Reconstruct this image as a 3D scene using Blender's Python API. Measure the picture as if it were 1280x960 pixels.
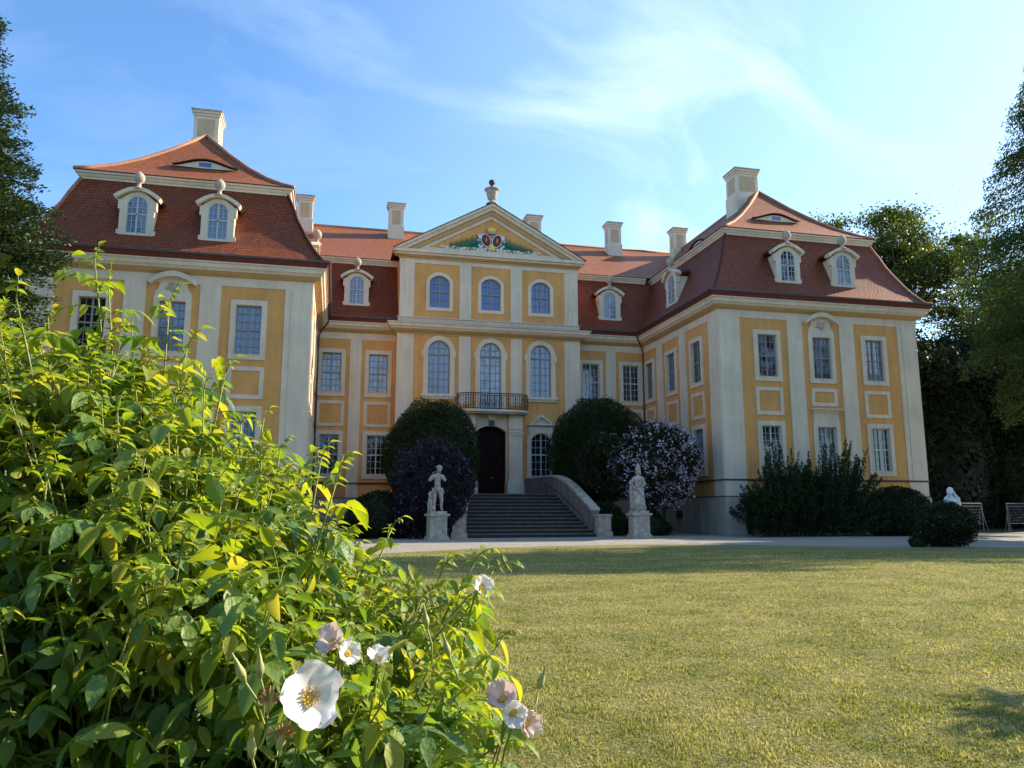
import bpy, bmesh, math, random
import numpy as np
from mathutils import Vector, Matrix
R = math.radians
for o in list(bpy.data.objects): bpy.data.objects.remove(o)
SC = bpy.context.scene
COL = SC.collection
random.seed(7); RNG = np.random.default_rng(11)

# ------------------------------------------------------------------ camera, world, sun, exposure
CAMX, CAMH = -10.4, 1.45
cam_d = bpy.data.cameras.new('camera'); cam = bpy.data.objects.new('camera', cam_d); COL.objects.link(cam)
cam.location = (CAMX, 0, CAMH)
cam.rotation_euler = (R(90+9.29), 0, R(-12.99))
cam_d.sensor_width = 36; cam_d.lens = 961.4/1280*36; cam_d.clip_start = 0.05; cam_d.clip_end = 5000
SC.camera = cam

SUN_AZ, SUN_EL = 78.0, 29.0          # azimuth from +Y towards +X
world = bpy.data.worlds.new('World'); SC.world = world; world.use_nodes = True
nt = world.node_tree; nt.nodes.clear()
def N(t, kind, **kw):
    n = t.nodes.new(kind)
    for k, v in kw.items():
        if hasattr(n, k): setattr(n, k, v)
        else: n.inputs[k].default_value = v
    return n
sky = N(nt, 'ShaderNodeTexSky'); sky.sky_type = 'NISHITA'; sky.sun_disc = False
sky.sun_elevation = R(SUN_EL); sky.sun_rotation = R(SUN_AZ); sky.altitude = 100; sky.air_density = 1.0; sky.dust_density = 0.55; sky.ozone_density = 2.2
bg = N(nt, 'ShaderNodeBackground'); bg.inputs['Strength'].default_value = 0.14
out = N(nt, 'ShaderNodeOutputWorld')
# cirrus veil
tc = N(nt, 'ShaderNodeTexCoord')
mp = N(nt, 'ShaderNodeMapping'); mp.inputs['Rotation'].default_value = (0.3, 0.5, 0.9); mp.inputs['Scale'].default_value = (1.1, 5.2, 3.6)
nz = N(nt, 'ShaderNodeTexNoise'); nz.inputs['Scale'].default_value = 1.9; nz.inputs['Detail'].default_value = 9; nz.inputs['Roughness'].default_value = 0.58; nz.inputs['Distortion'].default_value = 0.9
nz2 = N(nt, 'ShaderNodeTexNoise'); nz2.inputs['Scale'].default_value = 2.2; nz2.inputs['Detail'].default_value = 3
rp = N(nt, 'ShaderNodeMapRange'); rp.inputs['From Min'].default_value = 0.47; rp.inputs['From Max'].default_value = 0.74
rp2 = N(nt, 'ShaderNodeMapRange'); rp2.inputs['From Min'].default_value = 0.36; rp2.inputs['From Max'].default_value = 0.58
sx = N(nt, 'ShaderNodeSeparateXYZ')
rp3 = N(nt, 'ShaderNodeMapRange'); rp3.inputs['From Min'].default_value = -0.25; rp3.inputs['From Max'].default_value = 0.55; rp3.inputs['To Min'].default_value = 0.10; rp3.inputs['To Max'].default_value = 0.62
ml = N(nt, 'ShaderNodeMath', operation='MULTIPLY'); ml2 = N(nt, 'ShaderNodeMath', operation='MULTIPLY')
veil = N(nt, 'ShaderNodeMapRange'); veil.inputs['From Min'].default_value = -0.1; veil.inputs['From Max'].default_value = 0.85; veil.inputs['To Min'].default_value = 0.0; veil.inputs['To Max'].default_value = 0.38
ad = N(nt, 'ShaderNodeMath', operation='ADD'); ad.use_clamp = True
mx = N(nt, 'ShaderNodeMix', data_type='RGBA'); mx.inputs['B'].default_value = (4.3, 5.2, 5.9, 1)
L = nt.links.new
L(tc.outputs['Generated'], mp.inputs['Vector']); L(mp.outputs[0], nz.inputs['Vector']); L(tc.outputs['Generated'], nz2.inputs['Vector'])
L(nz.outputs['Fac'], rp.inputs['Value']); L(nz2.outputs['Fac'], rp2.inputs['Value'])
L(rp.outputs[0], ml.inputs[0]); L(rp2.outputs[0], ml.inputs[1])
L(tc.outputs['Generated'], sx.inputs[0]); L(sx.outputs['X'], rp3.inputs['Value'])
L(ml.outputs[0], ml2.inputs[0]); L(rp3.outputs[0], ml2.inputs[1])
L(sx.outputs['X'], veil.inputs['Value']); L(ml2.outputs[0], ad.inputs[0]); L(veil.outputs[0], ad.inputs[1])
tint = N(nt, 'ShaderNodeMix', data_type='RGBA', blend_type='MULTIPLY'); tint.inputs['Factor'].default_value = 1; tint.inputs['B'].default_value = (.70, .94, 1.12, 1)
L(sky.outputs[0], tint.inputs['A']); L(ad.outputs[0], mx.inputs['Factor']); L(tint.outputs['Result'], mx.inputs['A']); L(mx.outputs['Result'], bg.inputs['Color']); L(bg.outputs[0], out.inputs[0])

sd = bpy.data.lights.new('sun', 'SUN'); so = bpy.data.objects.new('sun', sd); COL.objects.link(so)
sd.energy = 5.0; sd.angle = R(0.55); sd.color = (1.0, 0.87, 0.66)
sv = Vector((math.sin(R(SUN_AZ))*math.cos(R(SUN_EL)), math.cos(R(SUN_AZ))*math.cos(R(SUN_EL)), math.sin(R(SUN_EL))))
so.rotation_euler = sv.to_track_quat('Z', 'Y').to_euler(); so.location = (60, 10, 60)
SC.view_settings.view_transform = 'Standard'; SC.view_settings.look = 'None'
SC.view_settings.exposure = 1.0; SC.view_settings.gamma = 1; SC.view_settings.use_curve_mapping = False
SC.render.engine = 'CYCLES'
SC.cycles.max_bounces = 8; SC.cycles.transparent_max_bounces = 6

# ------------------------------------------------------------------ materials
def mat(name, color, rough=0.8, var=0.0, vscale=3.0, bump=0.0, bscale=40.0, spec=0.3, metallic=0.0, color2=None, streak=False):
    m = bpy.data.materials.new(name); m.use_nodes = True; t = m.node_tree
    b = t.nodes['Principled BSDF']; b.inputs['Roughness'].default_value = rough; b.inputs['Metallic'].default_value = metallic
    b.inputs['Specular IOR Level'].default_value = spec
    b.inputs['Base Color'].default_value = (*color, 1)
    if var > 0 or color2:
        c = N(t, 'ShaderNodeTexCoord'); n = N(t, 'ShaderNodeTexNoise'); n.inputs['Scale'].default_value = vscale; n.inputs['Detail'].default_value = 8; n.inputs['Roughness'].default_value = .62
        mpn = N(t, 'ShaderNodeMapping')
        if streak: mpn.inputs['Scale'].default_value = (1.6, 1.6, .25)
        t.links.new(c.outputs['Object'], mpn.inputs['Vector']); t.links.new(mpn.outputs[0], n.inputs['Vector'])
        rr = N(t, 'ShaderNodeMapRange'); rr.inputs['From Min'].default_value = .3; rr.inputs['From Max'].default_value = .7
        t.links.new(n.outputs['Fac'], rr.inputs['Value'])
        x = N(t, 'ShaderNodeMix', data_type='RGBA')
        a = tuple(max(0, v*(1-var)) for v in color); bb = color2 if color2 else tuple(min(1, v*(1+var*.6)) for v in color)
        x.inputs['A'].default_value = (*a, 1); x.inputs['B'].default_value = (*bb, 1)
        t.links.new(rr.outputs[0], x.inputs['Factor']); t.links.new(x.outputs['Result'], b.inputs['Base Color'])
        if streak:
            n2 = N(t, 'ShaderNodeTexNoise'); n2.inputs['Scale'].default_value = .45; n2.inputs['Detail'].default_value = 9; n2.inputs['Roughness'].default_value = .7; t.links.new(c.outputs['Object'], n2.inputs['Vector'])
            m3 = N(t, 'ShaderNodeMapping'); m3.inputs['Scale'].default_value = (5, 5, .35); t.links.new(c.outputs['Object'], m3.inputs[0]); n3 = N(t, 'ShaderNodeTexNoise'); n3.inputs['Scale'].default_value = 1; n3.inputs['Detail'].default_value = 6; t.links.new(m3.outputs[0], n3.inputs['Vector'])
            r2 = N(t, 'ShaderNodeMapRange'); r2.inputs['From Min'].default_value = .38; r2.inputs['From Max'].default_value = .62; r2.inputs['To Min'].default_value = .91; r2.inputs['To Max'].default_value = 1.05; t.links.new(n2.outputs['Fac'], r2.inputs['Value'])
            r3 = N(t, 'ShaderNodeMapRange'); r3.inputs['From Min'].default_value = .30; r3.inputs['From Max'].default_value = .50; r3.inputs['To Min'].default_value = .90; r3.inputs['To Max'].default_value = 1.0; t.links.new(n3.outputs['Fac'], r3.inputs['Value'])
            mu = N(t, 'ShaderNodeMath', operation='MULTIPLY'); t.links.new(r2.outputs[0], mu.inputs[0]); t.links.new(r3.outputs[0], mu.inputs[1])
            y = N(t, 'ShaderNodeMix', data_type='RGBA', blend_type='MULTIPLY'); y.inputs['Factor'].default_value = 1; t.links.new(x.outputs['Result'], y.inputs['A']); t.links.new(mu.outputs[0], y.inputs['B']); t.links.new(y.outputs['Result'], b.inputs['Base Color'])
    if bump > 0:
        c = N(t, 'ShaderNodeTexCoord'); n = N(t, 'ShaderNodeTexNoise'); n.inputs['Scale'].default_value = bscale; n.inputs['Detail'].default_value = 5
        t.links.new(c.outputs['Object'], n.inputs['Vector'])
        bp = N(t, 'ShaderNodeBump'); bp.inputs['Strength'].default_value = bump; bp.inputs['Distance'].default_value = .02
        t.links.new(n.outputs['Fac'], bp.inputs['Height']); t.links.new(bp.outputs[0], b.inputs['Normal'])
    return m

def leafmat(name, c1, c2, c3=None, trans=0.35, rough=0.45, gloss=0.25, tcol=None, bump=0, bscale=120, patch=0):
    """leaf material: colour differs from leaf to leaf, lets part of the sunlight through"""
    m = bpy.data.materials.new(name); m.use_nodes = True; t = m.node_tree
    b = t.nodes['Principled BSDF']; b.inputs['Roughness'].default_value = rough; b.inputs['Specular IOR Level'].default_value = gloss
    g = N(t, 'ShaderNodeNewGeometry'); cr = N(t, 'ShaderNodeValToRGB')
    e = cr.color_ramp.elements; e[0].color = (*c1, 1); e[1].color = (*(c3 or c2), 1)
    if c3: k = cr.color_ramp.elements.new(0.6); k.color = (*c2, 1)
    t.links.new(g.outputs['Random Per Island'], cr.inputs[0]); t.links.new(cr.outputs[0], b.inputs['Base Color'])
    if patch:
        c = N(t, 'ShaderNodeTexCoord'); pn = N(t, 'ShaderNodeTexNoise'); pn.inputs['Scale'].default_value = patch; pn.inputs['Detail'].default_value = 7; pn.inputs['Roughness'].default_value = .65
        t.links.new(c.outputs['Object'], pn.inputs['Vector'])
        q = N(t, 'ShaderNodeMapRange'); q.inputs['From Min'].default_value = .35; q.inputs['From Max'].default_value = .65; q.inputs['To Min'].default_value = -.35; q.inputs['To Max'].default_value = .45
        t.links.new(pn.outputs['Fac'], q.inputs['Value']); a_ = N(t, 'ShaderNodeMath', operation='ADD'); a_.use_clamp = True
        t.links.new(g.outputs['Random Per Island'], a_.inputs[0]); t.links.new(q.outputs[0], a_.inputs[1]); t.links.new(a_.outputs[0], cr.inputs[0])
    if bump:
        c = N(t, 'ShaderNodeTexCoord'); pn = N(t, 'ShaderNodeTexNoise'); pn.inputs['Scale'].default_value = bscale; pn.inputs['Detail'].default_value = 3
        t.links.new(c.outputs['Object'], pn.inputs['Vector']); bq = N(t, 'ShaderNodeBump'); bq.inputs['Strength'].default_value = bump; bq.inputs['Distance'].default_value = .004
        t.links.new(pn.outputs['Fac'], bq.inputs['Height']); t.links.new(bq.outputs[0], b.inputs['Normal'])
    if trans > 0:
        tr = N(t, 'ShaderNodeBsdfTranslucent'); ms = N(t, 'ShaderNodeMixShader'); ms.inputs[0].default_value = trans
        hx = N(t, 'ShaderNodeMix', data_type='RGBA', blend_type='MULTIPLY'); hx.inputs['Factor'].default_value = 1
        hx.inputs['B'].default_value = (*(tcol or (1.9, 1.7, .6)), 1)
        t.links.new(cr.outputs[0], hx.inputs['A']); t.links.new(hx.outputs['Result'], tr.inputs[0])
        t.links.new(b.outputs[0], ms.inputs[1]); t.links.new(tr.outputs[0], ms.inputs[2])
        t.links.new(ms.outputs[0], t.nodes['Material Output'].inputs[0])
    return m

def glassmat(name, base, base2=None, rough=0.04, ior=1.95, nscale=.6):
    m = bpy.data.materials.new(name); m.use_nodes = True; t = m.node_tree
    b = t.nodes['Principled BSDF']; b.inputs['Roughness'].default_value = rough; b.inputs['IOR'].default_value = ior
    b.inputs['Base Color'].default_value = (*base, 1); b.inputs['Specular IOR Level'].default_value = .5
    c = N(t, 'ShaderNodeTexCoord'); n = N(t, 'ShaderNodeTexNoise'); n.inputs['Scale'].default_value = 2.2; n.inputs['Detail'].default_value = 2
    t.links.new(c.outputs['Object'], n.inputs['Vector'])
    bp = N(t, 'ShaderNodeBump'); bp.inputs['Strength'].default_value = .35; bp.inputs['Distance'].default_value = .03
    t.links.new(n.outputs['Fac'], bp.inputs['Height']); t.links.new(bp.outputs[0], b.inputs['Normal'])
    if base2:
        n2 = N(t, 'ShaderNodeTexNoise'); n2.inputs['Scale'].default_value = nscale; n2.inputs['Detail'].default_value = 4
        t.links.new(c.outputs['Object'], n2.inputs['Vector'])
        rr = N(t, 'ShaderNodeMapRange'); rr.inputs['From Min'].default_value = .4; rr.inputs['From Max'].default_value = .6
        x = N(t, 'ShaderNodeMix', data_type='RGBA'); x.inputs['A'].default_value = (*base, 1); x.inputs['B'].default_value = (*base2, 1)
        t.links.new(n2.outputs['Fac'], rr.inputs['Value']); t.links.new(rr.outputs[0], x.inputs['Factor']); t.links.new(x.outputs['Result'], b.inputs['Base Color'])
    return m

def tilemat(name, c1, c2, c3, w=.19, h=.16, bump=1.0):
    """plain clay tiles in rows, laid out along the slope (UV in metres)"""
    m = bpy.data.materials.new(name); m.use_nodes = True; t = m.node_tree
    b = t.nodes['Principled BSDF']; b.inputs['Roughness'].default_value = .62; b.inputs['Specular IOR Level'].default_value = .35
    uv = N(t, 'ShaderNodeTexCoord')
    br = N(t, 'ShaderNodeTexBrick'); br.offset = .5
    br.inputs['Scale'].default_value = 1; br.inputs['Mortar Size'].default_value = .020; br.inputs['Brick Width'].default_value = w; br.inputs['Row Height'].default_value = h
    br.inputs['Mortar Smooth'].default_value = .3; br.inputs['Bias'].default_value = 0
    br.inputs['Color1'].default_value = (*c1, 1); br.inputs['Color2'].default_value = (*c2, 1); br.inputs['Mortar'].default_value = (c1[0]*.25, c1[1]*.25, c1[2]*.25, 1)  # dark joint colour also paints in the gap shadow between tile rows
    t.links.new(uv.outputs['UV'], br.inputs['Vector'])
    n = N(t, 'ShaderNodeTexNoise'); n.inputs['Scale'].default_value = .55; n.inputs['Detail'].default_value = 7; n.inputs['Roughness'].default_value = .6
    t.links.new(uv.outputs['Object'], n.inputs['Vector'])
    rr = N(t, 'ShaderNodeMapRange'); rr.inputs['From Min'].default_value = .42; rr.inputs['From Max'].default_value = .68
    t.links.new(n.outputs['Fac'], rr.inputs['Value'])
    x = N(t, 'ShaderNodeMix', data_type='RGBA'); x.inputs['B'].default_value = (*c3, 1)
    mm = N(t, 'ShaderNodeMath', operation='MULTIPLY'); mm.inputs[1].default_value = .6
    t.links.new(rr.outputs[0], mm.inputs[0]); t.links.new(mm.outputs[0], x.inputs['Factor']); t.links.new(br.outputs['Color'], x.inputs['A'])
    t.links.new(x.outputs['Result'], b.inputs['Base Color'])
    # saw-tooth height: each row overlaps the one below
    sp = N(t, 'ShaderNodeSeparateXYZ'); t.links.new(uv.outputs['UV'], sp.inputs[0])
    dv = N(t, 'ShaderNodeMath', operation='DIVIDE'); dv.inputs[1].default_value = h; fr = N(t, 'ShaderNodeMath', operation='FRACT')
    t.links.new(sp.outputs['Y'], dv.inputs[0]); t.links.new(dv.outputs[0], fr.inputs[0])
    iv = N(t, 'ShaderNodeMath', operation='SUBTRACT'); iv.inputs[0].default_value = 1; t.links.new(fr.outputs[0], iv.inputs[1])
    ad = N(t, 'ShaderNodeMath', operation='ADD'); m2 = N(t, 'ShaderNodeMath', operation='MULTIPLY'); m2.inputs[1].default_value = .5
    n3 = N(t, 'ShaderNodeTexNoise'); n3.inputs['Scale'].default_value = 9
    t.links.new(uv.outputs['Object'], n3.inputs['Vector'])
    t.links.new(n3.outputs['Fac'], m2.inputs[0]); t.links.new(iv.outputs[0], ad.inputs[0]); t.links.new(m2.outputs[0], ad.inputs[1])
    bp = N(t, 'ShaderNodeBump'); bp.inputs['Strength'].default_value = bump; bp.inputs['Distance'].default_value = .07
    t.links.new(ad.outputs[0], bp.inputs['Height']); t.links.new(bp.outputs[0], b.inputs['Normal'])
    return m

M = {}
M['yellow'] = mat('yellow stucco', (.76, .395, .135), .9, .12, 1.2, .25, 60, spec=.1, streak=True)
M['white'] = mat('cream white stucco', (.78, .655, .49), .85, .08, 1.5, .2, 60, spec=.15, streak=True)
M['faded'] = mat('faded ochre stucco', (.58, .42, .25), .9, .15, 2)
M['ochre'] = mat('ochre cove stucco', (.58, .38, .18), .9, .1, 1.5, spec=.1)
M['stone'] = mat('pale sandstone', (.50, .44, .35), .85, .45, 4, .5, 40, spec=.15)
M['plinth'] = mat('plinth render', (.50, .45, .36), .9, .2, 1.1, .3, 30, spec=.1, streak=True)
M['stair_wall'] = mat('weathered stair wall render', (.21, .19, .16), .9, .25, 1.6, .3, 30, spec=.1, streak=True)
M['joint'] = mat('dark ledge joint', (.09, .08, .07), .8)
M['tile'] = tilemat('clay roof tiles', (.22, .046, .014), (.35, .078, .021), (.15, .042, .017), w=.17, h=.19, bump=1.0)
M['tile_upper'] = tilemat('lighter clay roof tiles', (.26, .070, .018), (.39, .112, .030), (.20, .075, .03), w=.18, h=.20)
M['ridge'] = mat('ridge tiles', (.42, .19, .11), .7, .3, 6)
M['eave'] = mat('painted eave board', (.17, .038, .022), .7, .2, 3)
M['lead'] = mat('grey zinc', (.11, .13, .17), .45, .25, 4, spec=.5, metallic=.4)
M['sash'] = mat('grey painted sash', (.30, .27, .22), .6)
M['sash_w'] = mat('pale painted sash', (.55, .55, .50), .6)
M['iron'] = mat('wrought iron', (.035, .03, .03), .5, spec=.4)
M['door'] = mat('dark oak door', (.018, .008, .007), .7, .4, 5, spec=.1)
M['gold'] = mat('gilding', (.75, .48, .10), .35, metallic=.7)
M['green_paint'] = mat('green painted relief', (.03, .16, .10), .6)
M['red_paint'] = mat('dark red painted relief', (.22, .02, .02), .5)
M['blue_paint'] = mat('dark blue painted relief', (.02, .04, .12), .5)
M['relief_w'] = mat('white painted relief', (.75, .74, .74), .6)
M['dark_bronze'] = mat('weathered dark finial', (.06, .05, .045), .6)
M['pipe'] = mat('copper downpipe', (.16, .07, .05), .5)
M['urn'] = mat('weathered urn stone', (.48, .40, .32), .85, .35, 8, .5, 40)
M['g_blind'] = glassmat('glass over grey blind', (.13, .17, .30), (.16, .21, .33))
M['g_blue'] = glassmat('glass over blue blind', (.03, .075, .28), (.035, .09, .32))
M['g_dark'] = glassmat('dark glass', (.008, .010, .014), (.02, .025, .035))
M['g_reflect_paint'] = glassmat('glass with painted broken reflections', (.015, .02, .03), (.22, .28, .42), nscale=1.7)  # pale reflections are painted as noise patches in the base colour
M['g_curtain'] = glassmat('glass over white curtain', (.30, .35, .46), (.16, .20, .31), nscale=2.2)
M['g_half'] = glassmat('glass with half drawn blind', (.10, .15, .30), (.015, .015, .02), nscale=.5)
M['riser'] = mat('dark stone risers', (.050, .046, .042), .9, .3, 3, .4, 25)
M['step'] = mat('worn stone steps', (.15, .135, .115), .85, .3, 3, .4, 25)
M['statue'] = mat('weathered statue sandstone', (.52, .44, .35), .85, .6, 5, .7, 45, color2=(.66, .60, .52))
M['statue_w'] = mat('white marble figure', (.82, .80, .78), .7, .1, 7, .3, 45)
M['bark'] = mat('bark', (.10, .075, .05), .9, .4, 6, .8, 20)
M['galv'] = mat('galvanised steel', (.20, .23, .26), .45, .1, 5, metallic=.5)
M['cane'] = mat('green rose cane', (.22, .26, .07), .6, .3, 30, spec=.3)
M['petal'] = leafmat('white rose petal', (.82, .80, .78), (.88, .86, .84), trans=.3, tcol=(1, 1, 1))
M['petal_old'] = leafmat('fading pink petal', (.75, .60, .55), (.80, .68, .62), trans=.3, tcol=(1, .95, .9))
M['stamen'] = mat('yellow stamens', (.65, .42, .06), .7)
M['husk'] = mat('brown spent bloom', (.42, .22, .09), .8, .4, 90)
M['bud'] = mat('green bud', (.36, .40, .14), .6, .3, 60)

# ------------------------------------------------------------------ object helpers
def tag(o, label=None, cat=None, group=None, kind=None):
    if label: o['label'] = label
    if cat: o['category'] = cat
    if group: o['group'] = group
    if kind: o['kind'] = kind
    return o
def thing(name, label, cat, loc=(0, 0, 0), rz=0, group=None):
    o = bpy.data.objects.new(name, None); COL.objects.link(o); o.empty_display_size = .3
    o.location = loc; o.rotation_euler = (0, 0, rz)
    return tag(o, label, cat, group)
def copy_tree(o, parent=None):
    c = o.copy(); COL.objects.link(c)
    if parent is not None: c.parent = parent
    for ch in [x for x in COL.objects if x.parent == o]: copy_tree(ch, c)
    return c

class MB:
    def __init__(s, f=None): s.v = []; s.f = []; s.uv = []; s.F = f or (lambda u, w, z: (u, w, z))
    def vert(s, *p): s.v.append(s.F(*p)); return len(s.v)-1
    def face(s, idx, uv=None): s.f.append(tuple(idx)); s.uv.append(uv)
    def box(s, u0, u1, w0, w1, z0, z1):
        b = [s.vert(u, w, z) for z in (z0, z1) for w in (w0, w1) for u in (u0, u1)]
        for q in ((0, 1, 3, 2), (4, 6, 7, 5), (0, 4, 5, 1), (2, 3, 7, 6), (0, 2, 6, 4), (1, 5, 7, 3)): s.face([b[i] for i in q])
    def prism(s, pts, w0, w1):
        """outline pts (u,z) extruded along w"""
        a = [s.vert(u, w0, z) for u, z in pts]; b = [s.vert(u, w1, z) for u, z in pts]; n = len(pts)
        s.face(a); s.face(b[::-1])
        for i in range(n): j = (i+1) % n; s.face((a[i], b[i], b[j], a[j]))
    def ring(s, outer, inner, w0, w1, closed=True):
        """plate between two outlines (same point count), from w0 (back) to w1 (front)"""
        n = len(outer); idx = [[s.vert(p[0], w, p[1]) for p in L_] for w in (w0, w1) for L_ in (outer, inner)]
        ob, ib, of, inf = idx
        for i in range(n if closed else n-1):
            j = (i+1) % n
            s.face((of[i], of[j], inf[j], inf[i])); s.face((ob[i], ib[i], ib[j], ob[j]))
            s.face((of[i], ob[i], ob[j], of[j])); s.face((inf[i], inf[j], ib[j], ib[i]))
        if not closed:
            for i in (0, n-1): s.face((of[i], inf[i], ib[i], ob[i]))
    def lathe(s, prof, c=(0, 0, 0), n=16):
        rows = []
        for r, z in prof: rows.append([s.vert(c[0]+r*math.cos(2*math.pi*k/n), c[1]+r*math.sin(2*math.pi*k/n), c[2]+z) for k in range(n)])
        for a, b in zip(rows, rows[1:]):
            for k in range(n): j = (k+1) % n; s.face((a[k], a[j], b[j], b[k]))
        s.face(rows[0][::-1]); s.face(rows[-1])
    def tube(s, pts, r, n=6, r2=None):
        pts = [Vector(p) for p in pts]; rows = []; m = len(pts)
        for i, p in enumerate(pts):
            d = (pts[min(i+1, m-1)]-pts[max(i-1, 0)]).normalized()
            a = d.cross(Vector((0, 0, 1)) if abs(d.z) < .9 else Vector((1, 0, 0))).normalized(); b = d.cross(a)
            rr = r if r2 is None else r+(r2-r)*i/(m-1)
            rows.append([s.vert(*(p+(a*math.cos(2*math.pi*k/n)+b*math.sin(2*math.pi*k/n))*rr)) for k in range(n)])
        for a, b in zip(rows, rows[1:]):
            for k in range(n): j = (k+1) % n; s.face((a[k], a[j], b[j], b[k]))
        s.face(rows[0][::-1]); s.face(rows[-1])
    def build(s, name, m, parent=None, smooth=False, recalc=True, origin=None):
        me = bpy.data.meshes.new(name); me.from_pydata([tuple(p) for p in s.v], [], s.f)
        if any(u is not None for u in s.uv):
            l = me.uv_layers.new(name='UVMap'); k = 0
            for f, u in zip(s.f, s.uv):
                for i in range(len(f)):
                    if u is not None: l.data[k].uv = u[i]
                    k += 1
        if recalc:
            bm = bmesh.new(); bm.from_mesh(me); bmesh.ops.recalc_face_normals(bm, faces=bm.faces); bm.to_mesh(me); bm.free()
        if smooth: me.polygons.foreach_set('use_smooth', [True]*len(me.polygons))
        me.materials.append(M[m] if isinstance(m, str) else m)
        o = bpy.data.objects.new(name, me); COL.objects.link(o)
        if parent is not None: o.parent = parent
        return o

def np_mesh(name, V, F, m, parent=None, smooth=False):
    V = np.asarray(V, dtype=np.float32); F = np.asarray(F, dtype=np.int32); k = F.shape[1]
    me = bpy.data.meshes.new(name); me.vertices.add(len(V)); me.vertices.foreach_set('co', V.ravel())
    me.loops.add(F.size); me.loops.foreach_set('vertex_index', F.ravel())
    me.polygons.add(len(F)); me.polygons.foreach_set('loop_start', np.arange(len(F), dtype=np.int32)*k)
    if smooth: me.polygons.foreach_set('use_smooth', np.ones(len(F), dtype=bool))
    me.update(calc_edges=True); me.validate()
    me.materials.append(M[m] if isinstance(m, str) else m)
    o = bpy.data.objects.new(name, me); COL.objects.link(o)
    if parent is not None: o.parent = parent
    return o

# frames: (u along the wall, w outwards, z up) -> world
A_, B_, YF, YB, YC, YBACK = 11.85, 25.66, 41.17, 51.73, 52.70, 70.0
def fr_front(Y0): return lambda u, w, z: (u, Y0-w, z)
def fr_negx(X0): return lambda u, w, z: (X0-w, u, z)       # wall facing -X
def fr_posx(X0): return lambda u, w, z: (X0+w, u, z)       # wall facing +X

palace = thing('palace', 'yellow baroque palace with red mansard roofs, two wings and a pedimented centre', 'palace', (0, 0, 0))
P = palace

# ------------------------------------------------------------------ walls with openings
def wall(F, u0, u1, z0, z1, holes, name='wall', m='yellow', d=.3):
    us = sorted({u0, u1, *[h[0] for h in holes], *[h[1] for h in holes]}); zs = sorted({z0, z1, *[h[2] for h in holes], *[h[3] for h in holes]})
    b = MB(F)
    for i in range(len(us)-1):
        for j in range(len(zs)-1):
            cu, cz = (us[i]+us[i+1])/2, (zs[j]+zs[j+1])/2
            if any(h[0] < cu < h[1] and h[2] < cz < h[3] for h in holes): continue
            b.face([b.vert(us[i], 0, zs[j]), b.vert(us[i+1], 0, zs[j]), b.vert(us[i+1], 0, zs[j+1]), b.vert(us[i], 0, zs[j+1])])
    for h in holes:
        c = [(h[0], h[2]), (h[1], h[2]), (h[1], h[3]), (h[0], h[3])]
        for i in range(4):
            a, e = c[i], c[(i+1) % 4]
            b.face([b.vert(a[0], 0, a[1]), b.vert(e[0], 0, e[1]), b.vert(e[0], -d, e[1]), b.vert(a[0], -d, a[1])])
    return b.build(name, m, P)

def arch_pts(uc, w, z0, zs, rise, n=14):
    """opening outline: bottom-left, bottom-right, then arch right to left"""
    pts = [(uc-w/2, z0), (uc+w/2, z0)]
    if rise <= 0: return pts+[(uc+w/2, zs), (uc-w/2, zs)]
    h = w/2
    rad = (h*h+rise*rise)/(2*rise); cz = zs+rise-rad; a0 = math.asin(min(1, h/rad))
    if rise > h*.99:  # semicircle or stilted
        return pts+[(uc+h*math.cos(math.pi*k/n), zs+rise*math.sin(math.pi*k/n)) for k in range(n+1)]
    return pts+[(uc+rad*math.sin(a0-2*a0*k/n), cz+rad*math.cos(a0-2*a0*k/n)) for k in range(n+1)]

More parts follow.
